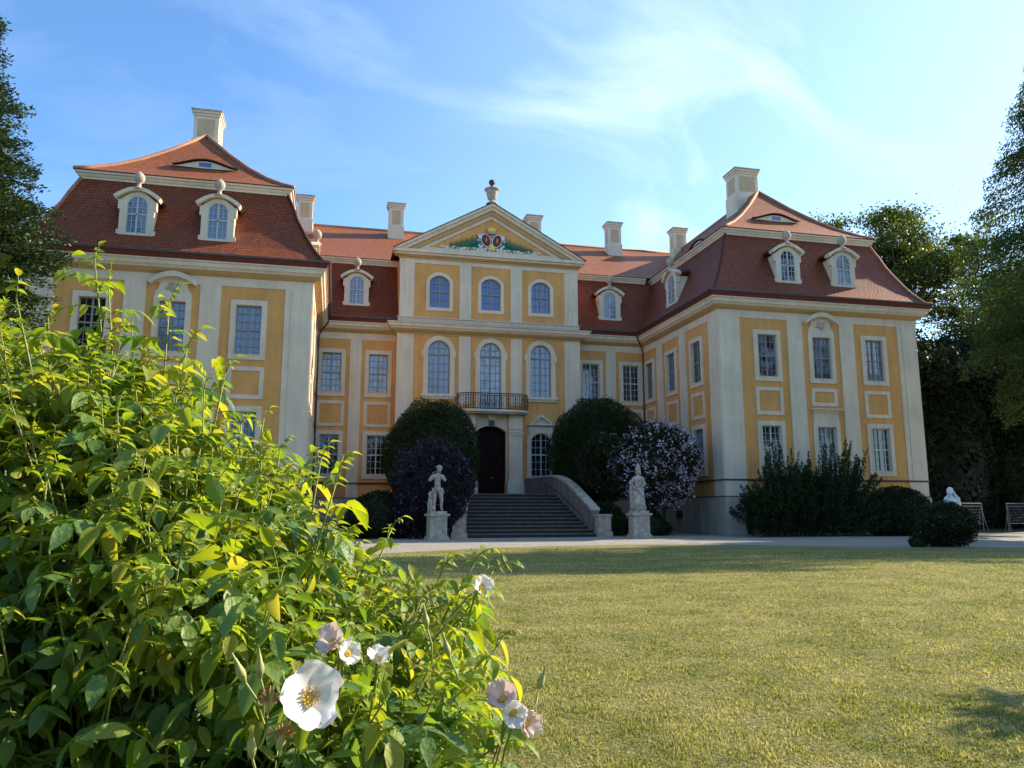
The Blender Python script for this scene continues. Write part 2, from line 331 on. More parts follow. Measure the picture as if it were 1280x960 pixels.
def window(F, uc, z0, zs, w, rise=0, b=.28, glass='g_blind', sash='sash', cols=4, rows=6, transom=.5, sill=False, ears=False, parent=None, name='window', proud=.07, barh=.028, ret=False, wsh=0):
    parent = parent or P
    inner = arch_pts(uc, w, z0, zs, rise); outer = []
    if rise > 0:
        o = arch_pts(uc, w+2*b, z0-(b if not sill else .0), zs, rise+b)
        outer = o
    else: outer = arch_pts(uc, w+2*b, z0-b, zs+b, 0)
    mb = MB(F); mb.ring(outer, inner, -.26+wsh, proud+wsh)
    if rise == 0:   # thin inner moulding step
        mb.ring(arch_pts(uc, w+.10, z0-.05, zs+.05, 0), arch_pts(uc, w+.002, z0-.001, zs+.001, 0), proud-.01+wsh, proud+.025+wsh)
    if sill: mb.box(uc-w/2-b-.12, uc+w/2+b+.12, -.05+wsh, proud+.14+wsh, z0-.18, z0); mb.box(uc-w/2-b-.02, uc+w/2+b+.02, -.05+wsh, proud+.05+wsh, z0-.34, z0-.183)
    if ears and rise > 0:
        for s in (-1, 1): mb.box(uc+s*(w/2+b+.0), uc+s*(w/2+b+.1), 0+wsh, proud+.02+wsh, zs-.45, zs+.05)
    fr = mb.build(name, 'white', parent)
    # glass
    g = MB(F); gi = [g.vert(u, -.17+wsh, z) for u, z in inner]; g.face(gi); g.build('glass', glass, fr)
    # sash: frame, meeting stile, transom, bars
    s = MB(F); t = .06
    def sc(pt, k=t):
        u, z = pt; zc = (z0+zs+rise)/2; return (uc+(u-uc)*(1-2*k/w), zc+(z-zc)*(1-2*k/(zs+rise-z0)))
    s.ring(inner, [sc(p) for p in inner], -.165+wsh, -.10+wsh)
    zt = z0+(zs+rise-z0)*transom; tops = zs+rise
    def ztop(u):
        if rise <= 0: return zs
        h = w/2
        if rise > h*.99: return zs+rise*math.sqrt(max(0, 1-((u-uc)/h)**2))
        rad = (h*h+rise*rise)/(2*rise); return zs+rise-rad+math.sqrt(max(0, rad*rad-(u-uc)**2))
    s.box(uc-.045, uc+.045, -.163+wsh, -.09+wsh, z0, tops-.02)
    if transom > 0: s.box(uc-w/2+.02, uc+w/2-.02, -.163+wsh, -.085+wsh, zt-.045, zt+.045)
    half = cols//2
    for sd_ in (-1, 1):
        for k in range(1, half):
            u = uc+sd_*k*(w/2)/half; s.box(u-barh/2, u+barh/2, -.163+wsh, -.125+wsh, z0+.04, ztop(u)-.03)
    for k in range(1, rows):
        z = z0+(zs+rise-z0)*k/rows
        if abs(z-zt) < .1: continue
        hw = w/2-.03
        if z > zs and rise > 0:
            hw = 0
            for q in range(50):
                if ztop(uc+w/2*q/50) > z+.02: hw = w/2*q/50
        if hw > .1: s.box(uc-hw, uc+hw, -.163+wsh, -.125+wsh, z-barh/2, z+barh/2)
    s.build('sash', sash, fr)
    return fr

def panel(F, uc, z0, z1, w=1.82, b=.22):
    mb = MB(F); mb.ring([(uc-w/2, z0), (uc+w/2, z0), (uc+w/2, z1), (uc-w/2, z1)], [(uc-w/2+b, z0+b), (uc+w/2-b, z0+b), (uc+w/2-b, z1-b), (uc-w/2+b, z1-b)], 0, .05)
    return mb.build('wall_panel', 'white', P)
def pilaster(F, u0, u1, z0, z1, strip=0, sw=.34):
    mb = MB(F); mb.box(u0, u1, 0, .07, z0, z1)
    if strip: a = u1 if strip > 0 else u0-sw; mb.box(a, a+sw, 0, .035, z0, z1)
    return mb.build('pilaster', 'white', P)

ZP, ZL, ZFB, ZFT = 2.21, 3.24, 12.97, 13.42
GW, GZ0, GZ1 = 1.27, 9.40, 12.0         # upper rect windows
LZ0, LZ1 = 3.77, 6.42                   # lower rect windows
def holes_for(cs, lower=True): 
    h = [(c-GW/2-.02, c+GW/2+.02, GZ0-.02, GZ1+.02) for c in cs]
    if lower: h += [(c-GW/2-.02, c+GW/2+.02, LZ0-.02, LZ1+.02) for c in cs]
    return h

def crown_surround(F, uc):
    """middle bay: shaped head with relief under a curved hood"""
    mb = MB(F)
    pts = [(uc-.9, 12.26), (uc+.9, 12.26), (uc+.86, 12.45), (uc+.72, 12.62), (uc+.70, 12.75)]
    pts += [(uc+.70*math.cos(math.pi*k/10), 12.80+.34*math.sin(math.pi*k/10)) for k in range(0, 11)]
    pts += [(uc-.70, 12.75), (uc-.72, 12.62), (uc-.86, 12.45)]
    mb.prism(pts, -.01, .075); hd = mb.build('window_crown', 'white', P)
    m2 = MB(F); n = 16
    def arc(r, zo, hw): return [(uc-hw+2*hw*k/n, zo+r*math.sin(math.pi*k/n)**.8) for k in range(n+1)]
    o, i = arc(.56, 12.98, 1.17), arc(.46, 12.80, 1.08)
    m2.ring(o, i, 0, .34, closed=False); m2.build('hood', 'white', hd)
    m3 = MB(F)
    for k in range(9):
        a = 2*math.pi*k/9; r = .16+.08*(k % 2); u, z = uc+math.cos(a)*r*1.3, 12.72+math.sin(a)*r
        m3.prism([(u+.10*math.cos(t+a), z+.06*math.sin(t+a)) for t in (0, 1, 2, 3, 4, 5)], .07, .115)
    m3.prism([(uc+.13*math.cos(t), 12.72+.15*math.sin(t)) for t in np.linspace(0, 5.6, 9)], .07, .14)
    m3.build('relief', 'stone', hd)
def low_hood(F, uc):
    mb = MB(F); mb.box(uc-1.07, uc+1.07, 0, .34, 7.46, 7.53); mb.box(uc-.95, uc+.95, 0, .2, 7.36, 7.457); mb.box(uc-.85, uc+.85, 0, .1, 7.24, 7.357)
    pts = [(uc-.93, 6.68), (uc+.93, 6.68), (uc+.84, 6.9), (uc+.86, 7.237), (uc-.86, 7.237), (uc-.84, 6.9)]
    mb.prism(pts, 0, .06); mb.build('window_hood', 'white', P)

# wing fronts
for sgn in (-1, 1):
    F = fr_front(YF); C0 = sgn*18.755
    cs = [C0-3.74, C0, C0+3.74]
    u0, u1 = sorted((sgn*A_, sgn*B_))
    wall(F, u0, u1, ZP, 14.6, holes_for(cs))
    cols = (['g_dark', 'g_blind', 'g_blind'], ['g_dark', 'g_blind', 'g_blind']) if sgn < 0 else (['g_reflect_paint', 'g_reflect_paint', 'g_curtain'], ['g_dark', 'g_reflect_paint', 'g_dark'])
    for k, c in enumerate(cs):
        window(F, c, GZ0, GZ1, GW, glass=cols[0][k]); window(F, c, LZ0, LZ1, GW, glass=cols[1][k], sash='sash_w')
        if k != 1: panel(F, c, 7.07, 8.76)
        else: panel(F, c, 7.70, 8.80, 1.78); crown_surround(F, c); low_hood(F, c)
    pilaster(F, C0-6.905, C0-5.86, ZL, ZFB, 1); pilaster(F, C0+5.86, C0+6.905, ZL, ZFB, -1)
    pilaster(F, C0-2.33, C0-1.30, ZL, ZFB); pilaster(F, C0+1.30, C0+2.33, ZL, ZFB)
    for a, b in ((-6.905, -5.52), (-2.33, -1.3), (1.3, 2.33), (5.52, 6.905)):
        mb = MB(F); mb.box(C0+a, C0+b, 0, .05, ZP, ZL-.1); mb.build('pilaster_base', 'white', P)
    # inner side walls
    F = fr_negx(A_) if sgn > 0 else fr_posx(-A_)
    cs = [44.18, 47.95, 51.66]
    hs = holes_for(cs[:2])+[(51.66-.64, 51.66+.64, GZ0, GZ1), (51.66-.64, 51.66+.64, LZ0, LZ1)]
    wall(F, YF, YC, ZP, 14.6, hs)
    for c in cs:
        window(F, c, GZ0, GZ1, GW, glass='g_half' if c < 45 else 'g_blind'); window(F, c, LZ0, LZ1, GW, glass='g_curtain'); panel(F, c, 7.07, 8.74, 1.78)
    pilaster(F, YF, 42.43, ZL, ZFB); pilaster(F, 45.66, 46.6, ZL, ZFB); pilaster(F, 49.3, 50.3, ZL, ZFB)
    mb = MB(F); mb.box(YF, 42.43, 0, .05, ZP, ZL-.1); mb.build('pilaster_base', 'white', P)
    # cellar window in the plinth
    mb = MB(F); mb.ring([(46.5, .75), (47.9, .75), (47.9, 1.5), (46.5, 1.5)], [(46.65, .85), (47.75, .85), (47.75, 1.4), (46.65, 1.4)], .06, .16)
    cw = mb.build('cellar_window', 'plinth', P); g = MB(F); g.box(46.66, 47.74, .085, .108, .86, 1.39); g.build('glass', 'eave', cw)
    mb = MB(F); mb.box(44.1, 45.6, .085, .125, .1, 1.95); mb.build('cellar_door', 'plinth', P)
    # outer and back walls
    F = fr_posx(B_) if sgn > 0 else fr_negx(-B_)
    wall(F, YF, YBACK, 0, 14.6, [])
    # connector
    F = fr_front(YC); cs = [sgn*7.67, sgn*10.79]; u0, u1 = sorted((sgn*6.53, sgn*A_))
    wall(F, u0, u1, ZP, 14.6, holes_for(cs))
    for k, c in enumerate(cs):
        ga = ('g_curtain', 'g_curtain') if sgn < 0 else ('g_half', 'g_dark'); gb = ('g_dark', 'g_half') if sgn < 0 else ('g_dark', 'g_dark')
        window(F, c, GZ0-.1, GZ1, GW, glass=ga[k], sash='sash' if sgn < 0 else 'sash_w'); window(F, c, LZ0, LZ1, GW, glass=gb[k], sash='sash_w'); panel(F, c, 6.98, 8.72, 1.82)
    a, b = sorted((sgn*8.82, sgn*9.6)); pilaster(F, a, b, ZL, ZFB)
    mb = MB(F); mb.box(a, b, 0, .05, ZP, ZL-.1); mb.build('pilaster_base', 'white', P)
wall(fr_front(YBACK), -B_, B_, 0, 14.6, [])

# centre block, lower two storeys
F = fr_front(YB)
hs = [(-4.36, -2.88, 9.23, 12.99), (2.88, 4.36, 9.23, 12.99), (-.76, .76, 8.15, 12.99), (-1.05, 1.05, 2.4, 7.1), (-4.32, -2.9, 3.7, 6.74), (2.9, 4.32, 3.7, 6.74)]
wall(F, -6.53, 6.53, ZP, 13.35, hs)
for s in (-1, 1): wall(fr_posx(6.53) if s > 0 else fr_negx(-6.53), YB, YC, ZP, 13.35, [])
for s, c in ((-1, -3.62), (1, 3.62)):
    window(F, c, 9.25, 12.24, 1.5, rise=.75, b=.33, glass='g_blind', cols=4, rows=7, transom=.74, sill=True, ears=True)
    window(F, c, 3.72, 6.3, 1.44, rise=.42, b=.30, glass='g_dark', sash='sash_w', cols=4, rows=6, sill=True)
    mb = MB(F); mb.ring([(c-1.0, 7.25), (c+1.0, 7.25), (c, 8.0)], [(c-.62, 7.40), (c+.62, 7.40), (c, 7.83)], 0, .3)
    mb.box(c-.9, c+.9, 0, .06, 6.75, 7.248); mb.prism([(c-.62, 7.40), (c+.62, 7.40), (c, 7.83)], 0, .08); mb.build('window_pediment', 'white', P)
window(F, 0, 8.2, 12.24, 1.5, rise=.75, b=.33, glass='g_curtain', cols=4, rows=9, transom=.80, ears=True, name='balcony_door')
for a, b, st in ((-6.53, -5.72, 1), (5.72, 6.53, -1), (-2.25, -1.42, 0), (1.42, 2.25, 0)):
    pilaster(F, a, b, 8.6 if st == 0 else ZL, 13.33, st, .34)
# upper storey
hs = [(c-.72, c+.72, 15.31, 17.62) for c in (-3.65, 0, 3.65)]
wall(F, -6.42, 6.42, 14.3, 18.9, hs)
for s in (-1, 1): wall(fr_posx(6.42) if s > 0 else fr_negx(-6.42), YB, 58.5, 14.3, 18.9, [])
for c in (-3.65, 0, 3.65): window(F, c, 15.32, 17.22, 1.4, rise=.40, b=.24, glass='g_blue', cols=4, rows=4, transom=.5, proud=.06, barh=.02)
for a, b, st in ((-6.42, -5.72, 1), (5.72, 6.42, -1), (-2.25, -1.42, 0), (1.42, 2.25, 0)):
    pilaster(F, a, b, 14.56, 18.43, st, .30)
mb = MB(F); mb.box(-6.46, 6.46, 0, .05, 18.43, 18.72); mb.build('frieze', 'white', P)
mb = MB(F); mb.box(-6.5, 6.5, 0, .09, 14.22, 14.5); mb.box(-6.56, 6.56, 0, .16, 14.5, 14.56); mb.build('storey_base', 'white', P)

# ------------------------------------------------------------------ swept mouldings
def sweep(path, prof, name, m, parent=None, closed_prof=True, smooth=False):
    """path: 2D points, outward side to the right of travel; prof: (out, z)"""
    n = len(path); V = []; mb = MB(); rows = []
    for i, p in enumerate(path):
        p = Vector(p)
        d1 = (p-Vector(path[i-1])).normalized() if i > 0 else None
        d2 = (Vector(path[i+1])-p).normalized() if i < n-1 else None
        n1 = Vector((d1.y, -d1.x)) if d1 else None; n2 = Vector((d2.y, -d2.x)) if d2 else None
        if n1 and n2: nn = (n1+n2); nn = nn/(nn.dot(n1))
        else: nn = n1 or n2
        rows.append([mb.vert(p.x+nn.x*o, p.y+nn.y*o, z) for o, z in prof])
    k = len(prof)
    for a, b in zip(rows, rows[1:]):
        for j in range(k if closed_prof else k-1): q = (j+1) % k; mb.face((a[j], a[q], b[q], b[j]))
    mb.face(rows[0]); mb.face(rows[-1][::-1])
    return mb.build(name, m, parent or P)
front_path = [(-B_, YBACK), (-B_, YF), (-A_, YF), (-A_, YC), (-6.53, YC), (-6.53, YB), (6.53, YB), (6.53, YC), (A_, YC), (A_, YF), (B_, YF), (B_, YBACK)]
sweep(front_path, [(-.1, ZFT+.01), (.06, ZFT+.01), (.09, ZFT+.05), (.18, 13.50), (.36, 13.60), (.36, 13.66), (-.1, 13.66)], 'cornice_cove', 'ochre')
sweep(front_path, [(-.1, 13.663), (.44, 13.663), (.47, 13.73), (.58, 13.80), (.62, 13.97), (.70, 14.02), (.70, 14.08), (-.1, 14.08)], 'cornice', 'white')
for seg in ([(-B_, YBACK), (-B_, YF), (-A_, YF), (-A_, YC), (-6.53, YC)], [(6.53, YC), (A_, YC), (A_, YF), (B_, YF), (B_, YBACK)]):
    sweep(seg, [(-.1, ZFB), (.045, ZFB), (.045, ZFT), (.08, ZFT+.006), (-.1, ZFT+.006)], 'frieze', 'white')
    sweep(seg, [(-.1, 14.084), (.68, 14.084), (.82, 14.33), (-.1, 14.33)], 'eave_board', 'eave')
    sweep(seg, [(.62, 14.335), (.90, 14.335), (.93, 14.42), (.86, 14.44), (.62, 14.44)], 'gutter', 'lead')
sweep(front_path[4:8], [(-.1, 13.33), (.05, 13.33), (.05, ZFT+.005), (-.1, ZFT+.005)], 'frieze', 'ochre')
seg = [(-6.53, YC+.5), (-6.53, YB), (6.53, YB), (6.53, YC+.5)]
sweep(seg, [(-.1, 14.083), (.72, 14.083), (.10, 14.218), (-.1, 14.218)], 'cornice_cap', 'lead')
left_plinth = front_path[:6]+[(-1.3, YB)]; right_plinth = [(1.3, YB)]+front_path[6:]
for seg in (left_plinth, right_plinth):
    sweep(seg, [(-.2, -.3), (.10, -.3), (.10, ZP-.03), (.06, ZP), (-.2, ZP)], 'plinth', 'plinth')
    sweep(seg, [(-.2, ZP+.003), (.12, ZP+.003), (.12, ZP+.04), (-.2, ZP+.04)], 'plinth_ledge', 'joint')
    sweep(seg, [(-.1, ZL-.10), (.08, ZL-.10), (.11, ZL-.06), (.11, ZL-.01), (.0, ZL+.02), (-.1, ZL+.02)], 'string_course', 'joint')
# corner blocks of the plinth in white render
for s in (-1, 1):
    mb = MB(fr_front(YF)); u = s*(A_+.62); mb.box(min(s*(A_-.115), s*(A_+1.3)), max(s*(A_-.115), s*(A_+1.3)), .0, .125, -.3, ZP-.035); mb.build('plinth_corner', 'plinth', P)

# ------------------------------------------------------------------ roofs
LOW = [(-.80, 14.40), (-.50, 14.52), (-.02, 15.20), (.30, 15.78), (.59, 16.36), (.98, 17.2), (1.22, 17.9), (1.62, 18.92)]
UPW = [(1.30, 19.27), (2.0, 19.63), (2.9, 20.22), (4.0, 21.12), (5.3, 22.38), (6.905, 24.12)]
UPC = [(1.30, 19.27), (1.9, 19.56), (2.8, 20.1), (4.3, 21.1), (6.3, 22.45), (8.85, 24.22)]
def ring_loft(x0, x1, y0, y1, prof, mb, ykf=1.0, subdiv=1):
    """hipped loft of a rectangle, offsets inwards; front offset scaled by ykf"""
    # rings corner order: front-left, front-right, back-right, back-left
    cum = 0; rows = []
    for i, (o, z) in enumerate(prof):
        if i: cum += math.hypot(o-prof[i-1][0], z-prof[i-1][1])
        rows.append((o, z, cum))
    for (o0, z0, s0), (o1, z1, s1) in zip(rows, rows[1:]):
        B0 = prof[0][0]
        def c(o, z): yo = B0+(o-B0)*ykf; return [(x0+o, y0+yo, z), (x1-o, y0+yo, z), (x1-o, y1-o, z), (x0+o, y1-o, z)]
        a, b = c(o0, z0), c(o1, z1)
        for k in range(4):
            j = (k+1) % 4
            ax = 0 if k % 2 == 0 else 1
            idx = [mb.vert(*a[k]), mb.vert(*a[j]), mb.vert(*b[j]), mb.vert(*b[k])]
            mb.face(idx, [(a[k][ax], s0), (a[j][ax], s0), (b[j][ax], s1), (b[k][ax], s1)])
def strip_roof(x0, x1, Y0, prof, mb):
    cum = 0
    for i in range(1, len(prof)):
        (o0, z0), (o1, z1) = prof[i-1], prof[i]; s0 = cum; cum += math.hypot(o1-o0, z1-z0)
        idx = [mb.vert(x0, Y0+o0, z0), mb.vert(x1, Y0+o0, z0), mb.vert(x1, Y0+o1, z1), mb.vert(x0, Y0+o1, z1)]
        mb.face(idx, [(x0, s0), (x1, s0), (x1, cum), (x0, cum)])
roofs = {}
for s in (-1, 1):
    x0, x1 = sorted((s*A_, s*B_))
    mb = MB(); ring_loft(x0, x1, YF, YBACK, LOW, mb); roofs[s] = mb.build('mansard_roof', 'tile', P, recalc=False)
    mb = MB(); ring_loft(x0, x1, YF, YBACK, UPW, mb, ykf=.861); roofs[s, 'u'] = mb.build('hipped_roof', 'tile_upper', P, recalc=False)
    # upper cornice
    o = 1.58; pth = [(x0+o, YBACK-o), (x0+o, YF+o), (x1-o, YF+o), (x1-o, YBACK-o)]
    sweep(pth, [(-.3, 18.84), (.03, 18.84), (.05, 18.95), (.10, 18.98), (.16, 19.10), (.23, 19.13), (.25, 19.23), (-.3, 19.23)], 'upper_cornice', 'white')
    sweep(pth, [(-.2, 19.233), (.27, 19.233), (.30, 19.28), (-.2, 19.29)], 'tile_edge', 'eave')
    # hip and ridge tiles
    for sx_ in (0, 1):
        mb = MB(); pts = [((x0+o_ if sx_ == 0 else x1-o_), YF+1.30+(o_-1.30)*.861, z+.02) for o_, z in UPW]
        mb.tube(pts, .11, 8); mb.build('hip_tiles', 'ridge', roofs[s, 'u'], smooth=True)
        mb = MB(); pts = [((x0+o_ if sx_ == 0 else x1-o_), YF+o_, z+.0) for o_, z in LOW]
        mb.tube(pts, .09, 8); mb.build('hip_tiles', 'tile' if s*(sx_*2-1) < 0 else 'ridge', roofs[s], smooth=True)
    mb = MB(); mb.tube([(s*18.755, YF+1.30+5.605*.861, 24.12), (s*18.755, YBACK-6.9, 24.12)], .12, 8); mb.build('ridge_tiles', 'ridge', roofs[s, 'u'], smooth=True)
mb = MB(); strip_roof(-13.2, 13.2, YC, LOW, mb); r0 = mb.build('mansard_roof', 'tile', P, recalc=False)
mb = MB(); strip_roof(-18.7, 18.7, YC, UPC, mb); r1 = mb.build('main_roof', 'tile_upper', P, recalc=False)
mb = MB(); mb.box(-18.7, 18.7, YC+9.0, YBACK-1.0, 19.0, 24.0); mb.v = [(x, y, z) if not (z > 20 and y > 65) else (x, y, 19.3) for x, y, z in mb.v]; mb.build('main_roof', 'tile_upper', P)
mb = MB(); mb.tube([(-18.7, YC+8.85, 24.24), (18.7, YC+8.85, 24.24)], .12, 8); mb.build('ridge_tiles', 'ridge', r1, smooth=True)
sweep([(-12.8, YC+1.58), (12.8, YC+1.58)], [(-.3, 18.84), (.03, 18.84), (.05, 18.95), (.10, 18.98), (.16, 19.10), (.23, 19.13), (.25, 19.23), (-.3, 19.23)], 'upper_cornice', 'white')

# pediment
ZB, ZA, HWP = 19.32, 23.12, 6.92
F = fr_front(YB)
mb = MB(F)
mb.prism([(-6.5, 19.1), (6.5, 19.1), (0, 22.9)], -.3, 0.0); mb.build('tympanum', 'yellow', P)
def out_prof(): return [(-.1, 18.722), (.08, 18.722), (.2, 18.85), (.32, 18.9), (.32, 18.98)]
mb = MB(F); mb.box(-6.55, 6.55, 0, .10, 18.722, 18.86); mb.box(-6.62, 6.62, 0, .20, 18.862, 18.95); mb.build('cornice_cove', 'ochre', P)
mb = MB(F)
mb.box(-6.78, 6.78, -.3, .36, 18.953, 19.1); mb.box(-6.92, 6.92, -.3, .5, 19.1, 19.3); mb.build('pediment_cornice', 'white', P)
mb = MB(F)
mb.prism([(-5.6, 19.3), (5.6, 19.3), (4.5, 19.62), (-4.5, 19.62)], 0, .12); mb.build('pediment_base', 'white', P)
def rake(d0, d1, w, m, nm='raking_cornice'):
    k = math.hypot(HWP, ZA-ZB)/HWP
    def tri(d): h = ZA-d*k; hw = HWP*(h-ZB)/(ZA-ZB); return [(-hw, ZB+.003), (0, h), (hw, ZB+.003)]
    mb = MB(F); o, i = tri(d0), tri(d1); mb.ring(o, i, -.25, w, closed=False); mb.build(nm, m, P)
rake(0, .20, .56, 'white'); rake(.203, .42, .42, 'white'); rake(.423, .68, .24, 'ochre', 'raking_cove'); rake(.683, .92, .10, 'white')
# gable roof of the centre block
mb = MB()
for s in (-1, 1):
    a = [(s*(HWP+.03), YB-.62, ZB+.0), (0, YB-.62, ZA+.04), (0, 61.2, ZA+.04), (s*(HWP+.03), 61.2, ZB)]
    b = [(x, y, z-.05) for x, y, z in a]
    i = [mb.vert(*p) for p in a]; L_ = math.hypot(HWP, ZA-ZB); mb.face(i, [(YB, 0), (YB, L_), (61.2, L_), (61.2, 0)])
    j = [mb.vert(*p) for p in b]; mb.face(j[::-1])
    for q in range(4): w_ = (q+1) % 4; mb.face((i[q], i[w_], j[w_], j[q]))
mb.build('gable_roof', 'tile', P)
# coat of arms: two oval shields in white mantling, crown, green palms
arms = MB(F)
for s in (-1, 1):
    for rr, w0, w1 in (((.36, .50), .0, .17),):
        arms.prism([(s*.40+rr[0]*(1.0+.07*math.sin(7*t))*math.cos(t)+s*.10*math.sin(t), 20.42+rr[1]*(1.0+.07*math.sin(7*t))*math.sin(t)) for t in np.linspace(0, 2*math.pi, 20, endpoint=False)], w0, w1)
    for k in range(13):
        a = .9-k*.27; u, z = s*(.42+(.44+.07*(k % 2))*math.cos(a)*(1 if k < 8 else 1.25)), 20.36+(.60+.06*(k % 3))*math.sin(a); q_ = .07+.05*abs(math.sin(k*1.9))
        arms.prism([(u+q_*1.3*math.cos(t+a), z+q_*math.sin(t)) for t in np.linspace(0, 6.28, 8, endpoint=False)], 0, .10+.02*(k % 3))
coat = arms.build('coat_of_arms', 'relief_w', P)
for s in (-1, 1):
    m1 = MB(F); m1.prism([(s*.40+.30*math.cos(t)+s*.08*math.sin(t), 20.42+.43*math.sin(t)) for t in np.linspace(0, 2*math.pi, 20, endpoint=False)], .16, .20); m1.build('shield_border', 'blue_paint', coat)
    m1 = MB(F); m1.prism([(s*.40+.24*math.cos(t)+s*.07*math.sin(t), 20.42+.36*math.sin(t)) for t in np.linspace(0, 2*math.pi, 20, endpoint=False)], .19, .235); m1.build('shield', 'red_paint', coat)
    m1 = MB(F); m1.prism([(s*.40+.05*math.cos(t)*(1+.5*math.sin(4*t)), 20.42+.17*math.sin(t)) for t in np.linspace(0, 2*math.pi, 14, endpoint=False)], .23, .25); m1.build('charge', 'stamen', coat)
    m1 = MB(F)
    for k in range(16):   # palm fronds
        t = k/15; u = s*(.55+2.25*t); z = 20.35-.48*t
        for q in (-1, 1):
            l = .60*(1-t*.55)*(1+.25*math.sin(k*2.3)); a = (.85 if q > 0 else -.5)
            m1.prism([(u, z-.12), (u+s*l*math.cos(a), z+l*math.sin(a)), (u+s*.17, z+.1)], .02, .10+.03*(k % 2))
    m1.prism([(s*.3, 20.9), (s*.6, 20.75), (s*1.3, 20.35), (s*2.7, 19.95), (s*1.3, 19.85), (s*.5, 19.95)], 0, .07)
    m1.build('palm', 'green_paint', coat)
    m1 = MB(F)
    for k in range(14):
        u = s*(.2+k*.25+.05*math.sin(k*5)); q_ = .07+.06*abs(math.sin(k*1.7)); m1.prism([(u+.19*math.cos(t), 19.70+.05*math.sin(k*2.1)+q_*math.sin(t)) for t in np.linspace(0, 6.28, 10, endpoint=False)], .0, .13)
    m1.build('scrollwork', 'white', coat)
m1 = MB(F); m1.prism([(-.30, 20.92), (.30, 20.92), (.26, 21.10), (-.26, 21.10)], .05, .24); m1.build('helmet', 'stone', coat)
m1 = MB(F); m1.prism([(-.26, 21.11), (.26, 21.11), (.34, 21.36), (.2, 21.30), (.1, 21.46), (0, 21.34), (-.1, 21.46), (-.2, 21.30), (-.34, 21.36)], .05, .22); m1.build('crown', 'gold', coat)
m1 = MB(F); m1.prism([(-.26, 19.72), (.26, 19.72), (.16, 20.05), (0, 20.15), (-.16, 20.05)], .1, .24); m1.build('ornament', 'gold', coat)
# urn on the apex
mb = MB(); mb.lathe([(.42, 0), (.42, .08), (.22, .14), (.16, .3), (.3, .42), (.40, .8), (.44, 1.0), (.55, 1.1), (.55, 1.16), (.3, 1.2)], (0, YB-.2, 23.12), 18); u_ = mb.build('roof_urn', 'urn', P, smooth=False)
mb = MB(); mb.lathe([(.24, 1.2), (.12, 1.32), (.10, 1.5), (.2, 1.56), (.24, 1.7), (.18, 1.84), (.02, 1.92)], (0, YB-.2, 23.12), 14); mb.build('flame_finial', 'dark_bronze', u_, smooth=True)

# ------------------------------------------------------------------ dormers
def dormer(F, uc, glass='g_blind', cheek=1.6):
    w0 = -.10; mb = MB(F)
    hw, z0, zs, rs = .5, 15.52, 17.10, .45
    inner = arch_pts(uc, 2*hw, z0, zs, rs); outer = [(uc-.83, 15.25), (uc+.83, 15.25)]
    n = len(inner)-2
    outer += [(uc+.83-1.66*k/(n-1), 17.32+.46*math.sin(math.pi*k/(n-1))) for k in range(n)]
    mb.ring(outer, inner, w0-.3, w0)
    for s in (-1, 1):   # cheeks and side scrolls
        c = sorted((uc+s*.822, uc+s*.72)); mb.box(c[0], c[1], w0-cheek, w0-.302, 15.20, 17.30)
        c = sorted((uc+s*.834, uc+s*.93)); mb.box(c[0], c[1], w0-.25, w0+.02, 16.80, 17.30); mb.box(c[0], c[1]-.0, w0-.18, w0-.02, 15.30, 15.70)
    d = mb.build('dormer', 'white', P)
    m2 = MB(F)
    def arc(hw_, zb, r): return [(uc-hw_+2*hw_*k/14, zb+r*max(0, math.sin(math.pi*k/14))**.9) for k in range(15)]
    m2.ring(arc(1.14, 17.46, .52), arc(1.04, 17.30, .50), w0-.3, w0+.2, closed=False); m2.build('dormer_hood', 'white', d)
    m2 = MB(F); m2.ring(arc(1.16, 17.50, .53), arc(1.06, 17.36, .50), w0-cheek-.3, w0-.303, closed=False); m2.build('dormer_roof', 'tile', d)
    g = MB(F); g.face([g.vert(u, w0-.07, z) for u, z in inner]); g.build('glass', glass, d)
    s = MB(F); s.ring(inner, [(uc+(u-uc)*.9, 16.50+(z-16.50)*.95) for u, z in inner], w0-.066, w0-.02)
    s.box(uc-.04, uc+.04, w0-.065, w0-.012, z0, zs+rs-.04); s.box(uc-hw, uc+hw, w0-.065, w0-.012, 16.52, 16.59)
    for q in (-1, 1): s.box(uc+q*.25-.012, uc+q*.25+.012, w0-.064, w0-.035, z0, zs+rs-.12)
    for z in (15.85, 16.20, 16.92, 17.25): s.box(uc-hw+.03, uc+hw-.03, w0-.064, w0-.035, z-.012, z+.012)
    s.build('sash', 'sash_w', d)
    s = MB(F); s.box(uc-.95, uc+.95, w0-.3, w0+.07, 15.04, 15.248); s.build('lead_apron', 'lead', d)
    f = MB(); c = F(uc, w0+.02, 17.92)
    f.lathe([(.30, -.05), (.24, .06), (.12, .12), (.10, .28), (.15, .34), (.25, .44), (.28, .60), (.24, .76), (.12, .88), (.04, .95)], c, 14); f.build('finial', 'urn', d, smooth=True)
    return d
for s in (-1, 1):
    for q in (-1, 1): dormer(fr_front(YF), s*18.755+q*(2.06 if q == s else 1.9), 'g_reflect_paint' if s > 0 else 'g_blind')
    dormer(fr_front(YC), s*9.3, 'g_blind')
    dormer(fr_negx(A_) if s > 0 else fr_posx(-A_), 47.8, 'g_blind')
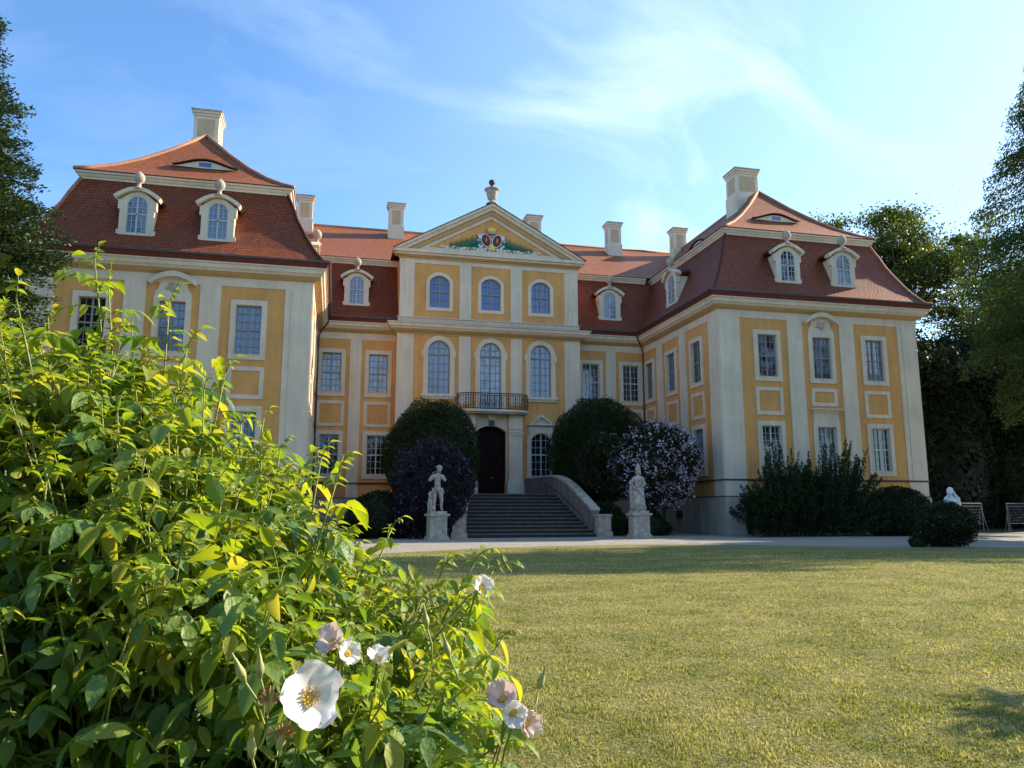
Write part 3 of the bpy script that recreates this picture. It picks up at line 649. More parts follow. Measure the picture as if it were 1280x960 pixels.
# eyebrow dormers
def eyebrow(F, uc, wz, z0=20.78, hw=1.75, h=.40):
    n = 20; mb = MB(F); mb2 = MB(F)
    top = [(uc-hw+2*hw*k/n, z0+h*math.sin(math.pi*k/n)**1.6) for k in range(n+1)]
    mb2.prism([(u, z-.03) for u, z in top]+[(uc, z0-.06)], wz-.05, wz); e = None
    rows = [[mb.vert(uc+(u-uc)*f, wz+dw, z0+(z-z0)*f2+dz) for u, z in top] for f, f2, dw, dz in ((1.02, 1, .12, .02), (1.02, 1.06, .12, .07), (1.0, 1.1, -.3, .12), (.9, 1.3, -1.5, .5))]
    for a, b in zip(rows, rows[1:]):
        for k in range(n): mb.face((a[k], a[k+1], b[k+1], b[k]), [(k*.17, 0), (k*.17+.17, 0), (k*.17+.17, .8), (k*.17, .8)])
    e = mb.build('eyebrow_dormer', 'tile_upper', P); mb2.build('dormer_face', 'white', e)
    g = MB(F); g.box(uc-.33, uc+.33, wz-.01, wz+.012, z0+.03, z0+.28); g.build('glass', 'g_blue', e)
for s in (-1, 1): eyebrow(fr_front(YF), s*18.2, -3.15)
eyebrow(fr_negx(A_), 50.4, -3.55)
# chimneys
def chimney(x, y, w, d, zb, zt):
    mb = MB(); k = zt-1.55
    mb.box(x-w/2-.06, x+w/2+.06, y-d/2-.06, y+d/2+.06, zb, k-.42); mb.box(x-w/2, x+w/2, y-d/2, y+d/2, k-.417, zt-.42)
    c = mb.build('chimney', 'white', P)
    m2 = MB(); m2.box(x-w/2-.05, x+w/2+.05, y-d/2-.05, y+d/2+.05, zt-.417, zt-.25); m2.box(x-w/2-.12, x+w/2+.12, y-d/2-.12, y+d/2+.12, zt-.25, zt-.09); m2.build('chimney_cap', 'white', c)
    m2 = MB(); m2.box(x-w/2-.17, x+w/2+.17, y-d/2-.17, y+d/2+.17, zt-.088, zt); m2.build('cover_slab', 'stone', c)
    m2 = MB(); a = .24
    m2.box(x-w/2+a, x+w/2-a, y-d/2-.015, y+d/2+.015, k-.25, zt-.62); m2.box(x-w/2-.015, x+w/2+.015, y-d/2+a, y+d/2-a, k-.25, zt-.62); m2.build('chimney_panel', 'faded', c)
chimney(18.7, 49.35, 1.76, 1.5, 22.5, 26.5); chimney(-19.05, 49.45, 1.5, 1.7, 22.5, 26.5)
for x in (-13.35, -6.2, 5.35, 12.5, 18.6): chimney(x, 60.3, 1.15, 1.0, 22.6, 26.0)
# downpipes
for s in (-1, 1):
    mb = MB(); x = s*(A_-.14)
    mb.tube([(s*(A_-.8), YC-.72, 14.25), (s*(A_-.75), YC-.7, 13.95), (s*(A_-.25), YC-.2, 13.35), (x, YC-.14, 13.0), (x, YC-.14, .2)], .055, 8); mb.build('downpipe', 'pipe', P, smooth=True)

# ------------------------------------------------------------------ portal, balcony, stairs
F = fr_front(YB)
mb = MB(F)
ar = arch_pts(0, 2.1, 2.4, 6.72, .42)
outer = [(-1.15, 2.4), (1.15, 2.4)]+[(1.15-2.3*k/14, 7.85) for k in range(15)]
mb.ring(outer, ar, -.28, .35)
for s in (-1, 1):
    a, b = sorted((s*1.153, s*2.08)); mb.box(a, b, 0, .82, 3.4, 7.85)
    a, b = sorted((s*1.02, s*2.2)); mb.box(a, b, .02, .95, 2.38, 3.3); a, b = sorted((s*1.08, s*2.14)); mb.box(a, b, .02, .88, 3.3, 3.397)
    for z in (6.45, 6.62, 6.85): a, b = sorted((s*1.10, s*2.14)); mb.box(a, b, .02, .88, z, z+.07)
portal = mb.build('portal', 'stone', P)
M['portal'] = M['white']; portal.data.materials[0] = M['white']
mb = MB(F); mb.prism([(u*.998, z) for u, z in ar], -.24, -.18)
dr = mb.build('door', 'door', P)
mb = MB(F)
for s in (-1, 1):
    for z0, z1 in ((2.6, 3.5), (3.7, 5.1), (5.3, 6.3)): mb.ring([(s*.12, z0), (s*.95, z0), (s*.95, z1), (s*.12, z1)], [(s*.2, z0+.08), (s*.87, z0+.08), (s*.87, z1-.08), (s*.2, z1-.08)], -.18, -.15)
mb.box(-.04, .04, -.18, -.13, 2.42, 7.0); mb.build('door_panelling', 'door', dr)
mb = MB(F); mb.tube([(.1, -.13, 3.6), (.1, -.06, 3.6), (.24, -.06, 3.6)], .018, 6); mb.build('handle', 'gold', dr)
# mask keystone and lantern
mb = MB(F); mb.prism([(-.30, 7.88), (.30, 7.88), (.22, 7.5), (-.22, 7.5)], .3, .62); mb.build('keystone', 'white', portal)
mb = MB(F)
for k in range(9): a = k*2.4; mb.prism([(.12*math.cos(a)+.09*math.cos(t), 7.28+.13*math.sin(a)+.09*math.sin(t)) for t in np.linspace(0, 6.28, 7, endpoint=False)], .34, .46+.05*(k % 3))
mb.build('carved_mask', 'lead', portal)
# balcony slab with bowed front
def bow(k, w, base, out_): return [(-w+2*w*t, base+out_*(1 if abs(-1+2*t) < .6 else max(0, math.cos((abs(-1+2*t)-.6)/.4*math.pi/2))**.8)) for t in np.linspace(0, 1, k)]
def slab(z0, z1, w, dep, mt, nm, par):
    mb = MB(); pts = [(x, YB-d) for x, d in bow(33, w, .85, dep)]
    a = [mb.vert(x, y, z0) for x, y in pts]+[mb.vert(w, YB, z0), mb.vert(-w, YB, z0)]; b = [mb.vert(x, y, z1) for x, y in pts]+[mb.vert(w, YB, z1), mb.vert(-w, YB, z1)]
    n = len(a); mb.face(a); mb.face(b[::-1])
    for i in range(n): j = (i+1) % n; mb.face((a[i], b[i], b[j], a[j]))
    return mb.build(nm, mt, par)
bal = slab(7.98, 8.12, 2.5, .62, 'stone', 'balcony', P); slab(7.86, 7.977, 2.35, .50, 'stone', 'balcony_moulding', bal)
bal.data.materials[0] = M['white']
mb = MB(); pts = [(x, YB-d) for x, d in bow(61, 2.42, .82, .58)]; pts = [(-2.42, YB-.05), (-2.42, YB-.4)]+pts+[(2.42, YB-.4), (2.42, YB-.05)]
for z, r_ in ((8.2, .026), (9.22, .034), (9.08, .02)): mb.tube([(x, y, z) for x, y in pts], r_, 5)
for i in range(0, len(pts), 2):
    x, y = pts[i]
    mb.tube([(x, y, 8.12), (x, y, 9.22)], .019, 5)
    if i % 6 == 2:
        for q in (-1, 1):   # scrolls
            mb.tube([(x+q*(.02+.055*math.sin(t*1.0)), y-.02, 8.25+t*.13) for t in np.linspace(0, 6.28, 14)], .016, 4)
    if i % 12 == 0:
        for t in range(5): mb.tube([(x-.05, y-.03, 8.3+.18*t), (x+.05, y-.03, 8.42+.18*t)], .016, 4)
for x in (-2.38, -1.75, 1.75, 2.38):   # leaf bunches at the corners
    for k in range(18):
        a = k*2.4; z = 8.25+k*.05; yy = YB-(1.05 if abs(x) > 2 else 1.35); mb.tube([(x, yy, z), (x+.1*math.cos(a), yy+.06*math.sin(a), z+.07)], .018, 4, .004)
mb.build('railing', 'iron', bal)
for s in (-1, 1):
    mb = MB(F); pts = [(0, 7.86), (0, 7.2), (.25, 7.35), (.6, 7.75), (.85, 7.86)]
    a = [mb.vert(s*1.35, w, z) for w, z in pts]; b = [mb.vert(s*1.85, w, z) for w, z in pts]; mb.face(a); mb.face(b[::-1])
    for i in range(5): j = (i+1) % 5; mb.face((a[i], b[i], b[j], a[j]))
    mb.build('console', 'white', bal)

# stairs
STY0, TR, NS, RH = 40.25, .45, 12, .2
def inner_x(y):   # half width of the flight between the curved walls
    t = min(1, max(0, (y-STY0)/(50.6-STY0))); return 3.62-1.45*t**.75
mb = MB()
st = thing  # (keep name)
stair = None
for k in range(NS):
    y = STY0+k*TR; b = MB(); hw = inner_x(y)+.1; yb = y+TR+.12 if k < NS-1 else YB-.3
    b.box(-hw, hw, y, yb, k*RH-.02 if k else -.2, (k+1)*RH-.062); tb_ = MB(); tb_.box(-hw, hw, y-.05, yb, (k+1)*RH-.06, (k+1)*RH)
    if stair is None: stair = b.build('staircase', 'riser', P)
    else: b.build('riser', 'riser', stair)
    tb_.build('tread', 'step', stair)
def wall_top(y):
    if y > 46.3: return 3.46
    t = (46.3-y)/(46.3-40.7); return 3.46-2.05*(1-math.cos(t*math.pi/2))**1.0-(.0)*t
for s in (-1, 1):
    mb = MB(); cp = MB(); ys = np.linspace(40.7, 50.7, 28); rows = []; r2 = []
    for y in ys:
        xi = inner_x(y); zt = wall_top(y)
        rows.append([mb.vert(s*xi, y, -.2), mb.vert(s*xi, y, zt), mb.vert(s*(xi+.42), y, zt), mb.vert(s*(xi+.42), y, -.2)])
        r2.append([cp.vert(s*(xi-.06), y, zt+.003), cp.vert(s*(xi-.06), y, zt+.12), cp.vert(s*(xi+.48), y, zt+.12), cp.vert(s*(xi+.48), y, zt+.003)])
    for RR, B in ((rows, mb), (r2, cp)):
        for a, b in zip(RR, RR[1:]):
            for j in range(4): q = (j+1) % 4; B.face((a[j], a[q], b[q], b[j]))
        B.face(RR[0]); B.face(RR[-1][::-1])
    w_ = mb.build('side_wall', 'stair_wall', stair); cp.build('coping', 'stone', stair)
    mb = MB(); x = s*3.98; mb.box(x-.35, x+.35, 40.0, 40.75, -.1, 1.1); mb.box(x-.41, x+.41, 39.94, 40.81, 1.103, 1.22); mb.box(x-.42, x+.42, 39.93, 40.82, -.1, .28); mb.build('newel', 'stone', stair)
mb = MB(); mb.tube([(1.95, 50.2, 3.2), (2.2, 48, 3.15), (2.45, 46.2, 3.05), (2.7, 45, 2.6), (3.2, 41.5, 1.1)], .022, 6)
for y, x, z in ((46.2, 2.45, 3.05), (43.6, 2.9, 2.0), (41.5, 3.2, 1.1)): mb.tube([(x, y, z), (x, y, z-.95)], .018, 5)
mb.build('handrail', 'iron', stair)
# iron grille in front of the right ground-floor window
mb = MB()
for k in range(2): mb.tube([(3.35+k*.5, YB-.5, 3.4), (3.35+k*.5, YB-.5, 5.0)], .03, 5)

# ------------------------------------------------------------------ ground
def sheet(name, pts, z, m, kind='structure'):
    mb = MB(); mb.face([mb.vert(x, y, z) for x, y in pts]); o = mb.build(name, m, recalc=False); return tag(o, kind=kind)
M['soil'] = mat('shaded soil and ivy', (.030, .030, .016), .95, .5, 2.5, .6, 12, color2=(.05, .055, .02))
def gravel():
    m = mat('pale gravel', (.34, .31, .27), .95, .18, .8, 0)
    t = m.node_tree; b = t.nodes['Principled BSDF']
    c = N(t, 'ShaderNodeTexCoord'); v = N(t, 'ShaderNodeTexVoronoi'); v.inputs['Scale'].default_value = 45
    t.links.new(c.outputs['Object'], v.inputs['Vector']); bp = N(t, 'ShaderNodeBump'); bp.inputs['Strength'].default_value = .8; bp.inputs['Distance'].default_value = .02
    t.links.new(v.outputs['Distance'], bp.inputs['Height']); t.links.new(bp.outputs[0], b.inputs['Normal']); return m
M['gravel'] = gravel()
def lawnmat():
    m = bpy.data.materials.new('mown lawn'); m.use_nodes = True; t = m.node_tree; b = t.nodes['Principled BSDF']; b.inputs['Roughness'].default_value = .9; b.inputs['Specular IOR Level'].default_value = .1
    c = N(t, 'ShaderNodeTexCoord')
    def nz(s, d, r=.6, sc=None):
        n = N(t, 'ShaderNodeTexNoise'); n.inputs['Scale'].default_value = s; n.inputs['Detail'].default_value = d; n.inputs['Roughness'].default_value = r
        if sc:
            mp = N(t, 'ShaderNodeMapping'); mp.inputs['Scale'].default_value = sc; mp.inputs['Rotation'].default_value = (0, 0, .2); t.links.new(c.outputs['Object'], mp.inputs[0]); t.links.new(mp.outputs[0], n.inputs['Vector'])
        else: t.links.new(c.outputs['Object'], n.inputs['Vector'])
        return n
    a = nz(.5, 8, .7, (.5, 1.4, 1)); d = nz(14, 6, .7)
    cr = N(t, 'ShaderNodeValToRGB'); e = cr.color_ramp.elements
    e[0].position = .32; e[0].color = (.21, .215, .075, 1); e[1].position = .68; e[1].color = (.43, .36, .18, 1)
    k = e.new(.5); k.color = (.31, .29, .125, 1)
    t.links.new(a.outputs['Fac'], cr.inputs[0])
    cr2 = N(t, 'ShaderNodeValToRGB'); e = cr2.color_ramp.elements; e[0].position = .36; e[0].color = (.45, .5, .35, 1); e[1].position = .62; e[1].color = (1.25, 1.2, 1.1, 1)
    t.links.new(d.outputs['Fac'], cr2.inputs[0])
    x = N(t, 'ShaderNodeMix', data_type='RGBA', blend_type='MULTIPLY'); x.inputs['Factor'].default_value = 1
    t.links.new(cr.outputs[0], x.inputs['A']); t.links.new(cr2.outputs[0], x.inputs['B']); t.links.new(x.outputs['Result'], b.inputs['Base Color'])
    f = nz(60, 4); bp = N(t, 'ShaderNodeBump'); bp.inputs['Strength'].default_value = 1; bp.inputs['Distance'].default_value = .06
    t.links.new(f.outputs['Fac'], bp.inputs['Height']); t.links.new(bp.outputs[0], b.inputs['Normal'])
    return m
M['lawn'] = lawnmat()
M['grass'] = leafmat('grass blades', (.14, .175, .04), (.32, .325, .105), (.55, .48, .26), trans=.35, rough=.7, gloss=.1, tcol=(1.3, 1.25, .6), patch=1.1)
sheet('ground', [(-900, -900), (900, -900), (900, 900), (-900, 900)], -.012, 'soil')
def smooth_curve(pts, n=8):
    o = []
    for i in range(len(pts)-1):
        p0, p1, p2, p3 = [Vector(pts[max(0, min(len(pts)-1, i+k))]) for k in (-1, 0, 1, 2)]
        for k in range(n):
            t = k/n; o.append(tuple(.5*((2*p1)+(p2-p0)*t+(2*p0-5*p1+4*p2-p3)*t*t+(3*p1-p0-3*p2+p3)*t**3)))
    return o+[pts[-1]]
edge = smooth_curve([(-60, 2), (-38, 9), (-24, 16.5), (-15, 22.5), (-9.2, 26.35), (-6.3, 28.4), (-3.4, 30.0), (0, 30.9), (2.6, 31.0), (5.5, 30.2), (10.7, 27.0), (13.2, 25.8), (15.6, 25.2), (22, 23.5), (35, 21), (60, 19)])
EX = np.array([p[0] for p in edge]); EY = np.array([p[1] for p in edge])
sheet('path', edge+[(60, 62), (34.4, 43.2), (28, 39.4), (25.8, 38.6), (22, 38.0), (13.4, 41.0), (11.7, 42.0), (11.7, 51.6), (-11.7, 51.6), (-11.7, 41.5), (-26, 41.5), (-60, 41.5)], 0.0, 'gravel')
sheet('lawn', [(-120, -60), (120, -60), (120, 19)]+edge[::-1]+[(-120, 2)], .006, 'lawn')
# grass blades, thinning out with distance
def make_grass():
    Vs = []; NB = 430000
    # positions in the wedge seen by the camera, density falling with distance
    d = 2.6*np.exp(RNG.random(NB)*math.log(30/2.6)); ang = R(13)+(RNG.random(NB)-.5)*R(76)
    x = CAMX+d*np.sin(ang); y = d*np.cos(ang)
    ey = np.interp(x, EX, EY); k = y < ey-.03; x, y, d = x[k], y[k], d[k]; n = len(x)
    h = (.008+.016*RNG.random(n))*(.55+1.1*np.clip(.5+.5*np.sin(x*7.3+2*np.sin(y*3.1))*np.sin(y*6.1+1.5*np.sin(x*4.3)), 0, 1)); w = (.0022+.0018*RNG.random(n))*(1+d/5.0)
    a = RNG.random(n)*2*math.pi; ln = (RNG.random(n)-.3)*.04; b = a+(RNG.random(n)-.5)*2
    dx, dy = np.cos(a)*w, np.sin(a)*w; lx, ly = np.cos(b+1.57)*ln, np.sin(b+1.57)*ln
    V = np.zeros((n, 3, 3)); V[:, 0] = np.stack([x-dx, y-dy, np.zeros(n)+.004], 1); V[:, 1] = np.stack([x+dx, y+dy, np.zeros(n)+.004], 1); V[:, 2] = np.stack([x+lx, y+ly, h+.004], 1)
    o = np_mesh('grass', V.reshape(-1, 3), np.arange(n*3).reshape(-1, 3), 'grass'); tag(o, 'short mown grass blades of the sunlit lawn', 'grass', kind='stuff')
make_grass()

# ------------------------------------------------------------------ foliage
def leaf_quads(C, D, size, asp=.45, nrm=None, jit=.6):
    """C centres, D direction of each leaf (tip), gives folded rhombi"""
    n = len(C); D = D/np.maximum(1e-6, np.linalg.norm(D, axis=1))[:, None]
    U = RNG.normal(size=(n, 3)) if nrm is None else nrm+RNG.normal(size=(n, 3))*jit
    S = np.cross(D, U); S /= np.maximum(1e-6, np.linalg.norm(S, axis=1))[:, None]
    sz = (size*(.65+.7*RNG.random(n)))[:, None] if np.isscalar(size) else (size*(.65+.7*RNG.random(n)))[:, None]
    V = np.stack([C-D*sz*.5, C+S*sz*asp*.5, C+D*sz*.5, C-S*sz*asp*.5], 1)
    return V
def quads_obj(name, V, m, parent):
    n = len(V); return np_mesh(name, V.reshape(-1, 3), np.arange(n*4).reshape(-1, 4), m, parent)
def fib(n): 
    i = np.arange(n)+.5; ph = np.arccos(1-2*i/n); th = math.pi*(1+5**.5)*i
    return np.stack([np.cos(th)*np.sin(ph), np.sin(th)*np.sin(ph), np.cos(ph)], 1)
def lumps(D, seed, k=40, amp=.14, sharp=9):
    r = np.random.default_rng(seed); L_ = r.normal(size=(k, 3)); L_ /= np.linalg.norm(L_, axis=1)[:, None]; a = r.uniform(-1, 1, k)*amp
    return 1+(np.exp(sharp*(D@L_.T-1))*a).sum(1)
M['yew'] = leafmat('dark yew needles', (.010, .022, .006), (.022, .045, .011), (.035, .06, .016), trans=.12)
M['spruce'] = leafmat('spruce sprays', (.012, .028, .008), (.028, .052, .013), (.06, .09, .024), trans=.15)
M['larch'] = leafmat('soft larch needles', (.03, .055, .012), (.06, .10, .022), (.13, .16, .04), trans=.4)
M['broad'] = leafmat('broad tree leaves', (.022, .045, .008), (.05, .085, .016), (.13, .16, .03), trans=.4)
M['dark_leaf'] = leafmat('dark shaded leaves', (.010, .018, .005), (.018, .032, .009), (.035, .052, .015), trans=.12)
M['lilac_leaf'] = leafmat('rhododendron leaves', (.014, .022, .008), (.03, .042, .014), (.05, .05, .02), trans=.15)
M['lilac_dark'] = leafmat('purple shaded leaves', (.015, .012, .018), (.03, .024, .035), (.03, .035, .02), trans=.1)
M['bloom'] = leafmat('pale lilac blossom', (.32, .24, .32), (.50, .42, .49), (.74, .66, .70), trans=.2, tcol=(1, 1, 1))
M['bloom_dark'] = leafmat('violet blossom', (.07, .05, .14), (.12, .09, .20), (.22, .18, .30), trans=.2, tcol=(1, 1, 1))
M['bloom_pink'] = leafmat('pale pink bloom', (.5, .36, .34), (.6, .5, .45), trans=.2, tcol=(1, 1, 1))

def shrub(name, label, cat, c, rad, n, size, m, seed=1, amp=.14, trunk=None, flowers=None, flat=True, group=None, up=.4, core=True):
    t = thing(name, label, cat, (c[0], c[1], 0), 0, group)
    D = RNG.normal(size=(n, 3)); D /= np.linalg.norm(D, axis=1)[:, None]
    rr = lumps(D, seed, amp=amp)*lumps(D, seed+100, 260, .055, 90)*(1-.22*RNG.random(n)**1.6)*(1+.05*(RNG.random(n) < .06))
    C = D*rr[:, None]*np.array(rad)+np.array([0, 0, c[2]]); 
    if flat: k = C[:, 2] > .03; C, D = C[k], D[k]
    V = leaf_quads(C, D+RNG.normal(size=D.shape)*.6+np.array([0, 0, up]), size)
    if core:
        Dc = fib(900); rc = lumps(Dc, seed, amp=amp)*.80; Cc = Dc*rc[:, None]*np.array(rad)+np.array([0, 0, c[2]])
        # core: overlapping big leaves that close the view through the bush
        Vc = leaf_quads(Cc, np.cross(Dc, RNG.normal(size=Dc.shape)), float(min(rad))*.42, .9, nrm=Dc, jit=.15); V = np.concatenate([V, Vc])
    V[..., 2] = np.maximum(V[..., 2], .01)
    quads_obj('crown', V, m, t)
    if trunk:
        b = MB()
        for k in range(trunk[0]):
            a = k*2.3; b.tube([(.12*math.cos(a), .12*math.sin(a), -.05), (.3*math.cos(a), .3*math.sin(a), c[2]*.4), (.7*math.cos(a)*rad[0]/2, .7*math.sin(a)*rad[1]/2, c[2])], trunk[1], 6, trunk[1]*.4)
        b.build('trunk', 'bark', t, smooth=True)
    if flowers:
        nf, per, fs, fm, bias = flowers
        Df = RNG.normal(size=(nf, 3)); Df /= np.linalg.norm(Df, axis=1)[:, None]; Df[:, 1] = -np.abs(Df[:, 1]) if bias else Df[:, 1]
        rf = lumps(Df, seed, amp=amp)*(.97+.06*RNG.random(nf)); Cf = Df*rf[:, None]*np.array(rad)+np.array([0, 0, c[2]]); k = Cf[:, 2] > .3; Cf = Cf[k]; Df = Df[k]
        Q = np.repeat(Cf, per, 0)+RNG.normal(size=(len(Cf)*per, 3))*fs*.5
        V = leaf_quads(Q, RNG.normal(size=Q.shape), fs*.55, .8); quads_obj('blossoms', V, fm, t)
    return t
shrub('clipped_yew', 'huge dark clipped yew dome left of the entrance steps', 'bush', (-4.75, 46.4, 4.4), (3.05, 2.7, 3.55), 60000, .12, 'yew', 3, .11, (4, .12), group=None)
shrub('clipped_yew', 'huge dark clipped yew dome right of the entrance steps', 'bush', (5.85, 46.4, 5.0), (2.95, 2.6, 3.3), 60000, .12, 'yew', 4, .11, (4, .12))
shrub('rhododendron', 'dark violet flowering shrub behind the flute player statue', 'bush', (-5.4, 40.2, 2.4), (2.15, 1.6, 2.45), 20000, .14, 'lilac_dark', 5, .22, (4, .06), (110, 9, .17, 'bloom_dark', True))
shrub('low_shrub', 'low dark shrub at the far left of the entrance shrubs', 'bush', (-8.0, 41.2, .9), (1.9, 1.3, 1.5), 9000, .14, 'dark_leaf', 6, .15)
shrub('rhododendron', 'round pale lilac flowering shrub in front of the right wing side wall', 'bush', (8.25, 42.2, 4.0), (2.5, 2.1, 2.4), 24000, .16, 'lilac_leaf', 7, .2, (4, .07), (330, 10, .24, 'bloom', True))
shrub('small_tree', 'brownish green shrub on thin stems between the clipped yew and the lilac flowering shrub', 'bush', (5.1, 42.8, 3.9), (1.75, 1.4, 1.9), 13000, .14, 'dark_leaf', 8, .2, (3, .05), (40, 6, .10, 'bloom_pink', True), core=False)
shrub('low_shrub', 'low dark green shrub left of the draped statue pedestal', 'bush', (4.75, 42.2, .7), (1.2, 1.0, 1.25), 7000, .12, 'yew', 9, .15)
shrub('low_shrub', 'low spreading dark shrub right of the draped statue pedestal', 'bush', (7.4, 42.0, .45), (1.5, .9, .95), 6000, .12, 'yew', 10, .2)
shrub('round_bush', 'rounded dark bush at the right corner of the right wing', 'bush', (21.3, 38.7, 1.1), (2.3, 1.6, 1.75), 16000, .13, 'dark_leaf', 12, .10)
shrub('rose_shrub', 'small dark rose shrub with few pale blooms on the edge of the lawn', 'bush', (13.6, 26.6, .85), (1.15, 1.0, .95), 9000, .10, 'dark_leaf', 13, .15, (3, .05), (26, 6, .08, 'bloom_pink', False))
shrub('low_flowers', 'tiny clump of pale flowers left of the small rose shrub', 'flowers', (12.15, 26.6, .15), (.38, .3, .28), 900, .08, 'dark_leaf', 14, .2, None, (14, 5, .07, 'bloom_pink', False))

def spiky_yew():
    t = thing('spreading_yew', 'big dark spreading yew with spiky shoot tips in front of the right wing', 'bush', (15.4, 39.0, 0))
    Cs = []; Ds = []; r = np.random.default_rng(5)
    for k in range(330):
        x = r.uniform(-4.2, 4.6); y = r.uniform(-1.4, 1.2)
        prof = np.interp(x, [-4.3, -3.6, -2.6, -1.4, -.4, .8, 2.0, 3.0, 3.8, 4.6], [1.0, 2.7, 4.1, 5.6, 4.6, 4.9, 5.3, 5.9, 4.6, 2.4])*(1-.12*abs(y))*r.uniform(.72, 1.06)
        if k % 3: prof = prof*.82
        if k % 3 == 1: prof *= r.uniform(.3, .9); y = -1.4
        bx, by = x*.55, y*.4; tip = np.array([x, y*1.15, prof]); base = np.array([bx, by, prof*.25])
        n = 260; s = r.random(n)**.7; P_ = base+(tip-base)*s[:, None]; P_[:, 0] += np.sin(s*3)*.15*np.sign(x)
        wd = .26*(1-s)+.03; d = (tip-base)/np.linalg.norm(tip-base)
        P_ += r.normal(size=(n, 3))*wd[:, None]; Cs.append(P_); Ds.append(d+r.normal(size=(n, 3))*.55)
    C = np.concatenate(Cs); D = np.concatenate(Ds); C[:, 2] = np.maximum(.06, C[:, 2]); V = leaf_quads(C, D, .13, .35)
    Dc = fib(2600); Cc = Dc*np.array([3.5, .9, 2.5])+np.array([.2, .2, .8]); Cc = Cc[Cc[:, 2] > .2]
    V = np.concatenate([V, leaf_quads(Cc, RNG.normal(size=Cc.shape), .42, .6)]); V[..., 2] = np.maximum(V[..., 2], .01)
    quads_obj('crown', V, 'yew', t)
    b = MB()
    for k in range(6): b.tube([(.2*k-.6, 0, -.05), (.9*k-2.2, .1, 1.6)], .07, 6, .03)
    b.build('trunk', 'bark', t)
spiky_yew()

def conifer(name, label, x, y, H, rmax, zw, n, size, m, droop=.5, gaps=0.0, zlow=.5, seed=2, tiers=34, nb=9, core=0, lo=.66, wf=.20):
    """branches in whorls, each a drooping spray of foliage"""
    t = thing(name, label, 'tree', (x, y, 0)); r = np.random.default_rng(seed); Cs = []; Ds = []; b = MB(); tb = MB()
    b.tube([(0, 0, -.1), (.1, 0, H*.5), (0, 0, H*.97)], H*.016, 8, .03)
    per = max(60, n//(tiers*nb))
    for i in range(tiers):
        z = zlow+(H-zlow)*(i+.5)/tiers
        rad = np.interp(z, [zlow, zw, H*.55, H], [rmax*.62, rmax, rmax*.72, .15])
        for k in range(nb):
            a = r.uniform(0, 6.28); L_ = rad*r.uniform(lo, 1.04); 
            if r.random() < gaps: L_ *= .45
            zz = z+r.uniform(-.4, .4); tip = np.array([math.cos(a)*L_, math.sin(a)*L_, zz-droop*L_*.35+.12*L_]); base = np.array([0, 0, zz])
            mid = (tip+base)/2+np.array([0, 0, .10*L_])
            nn = int(per*(.25+.75*L_/rmax))+12; s = r.random(nn)**.55
            P_ = (base*(1-s)[:, None]**2+2*mid*((1-s)*s)[:, None]+tip*(s**2)[:, None])
            side = np.array([-math.sin(a), math.cos(a), 0]); wd = L_*wf*(1.1-s)+.12
            P_ += side*(r.normal(size=nn)*wd)[:, None]; hang = r.random(nn)**1.5*(.25+.85*max(0, droop)); P_[:, 2] -= hang; P_ += r.normal(size=(nn, 3))*.07
            dd = (tip-base)/L_; Cs.append(P_); Ds.append(dd*.8+np.array([0, 0, -droop])+r.normal(size=(nn, 3))*.5)
            if k % 2 == 0 and size > .1: b.tube([base, mid, tip*.98+base*.02], .035+.004*L_, 4, .012)
    b.build('trunk', 'bark', t); V = leaf_quads(np.concatenate(Cs), np.concatenate(Ds), size, .38)
    if core:
        nn = 5000; z = zlow+(H*.93-zlow)*r.random(nn); a = r.random(nn)*6.28; rad = np.interp(z, [zlow, zw, H*.55, H], [rmax*.75, rmax, rmax*.72, .15])*core*r.uniform(.6, 1, nn)
        V = np.concatenate([V, leaf_quads(np.stack([np.cos(a)*rad, np.sin(a)*rad, z-.5], 1), r.normal(size=(nn, 3))+np.array([0, 0, -.8]), .75, .6)])
    quads_obj('crown', V, m, t); return t
conifer('spruce', 'dense dark green conifer at the left edge of the frame beside the left wing', -26.4, 30, 28, 6.2, 10.5, 560000, .15, 'spruce', -.05, 0, .4, 3, 70, 17, core=.80, lo=.82, wf=.13)
conifer('weeping_conifer', 'tall loose conifer with hanging branches at the right edge of the frame', 25.2, 28, 31, 8.0, 13.0, 420000, .15, 'larch', .9, .15, 7.5, 8, 24, 11)

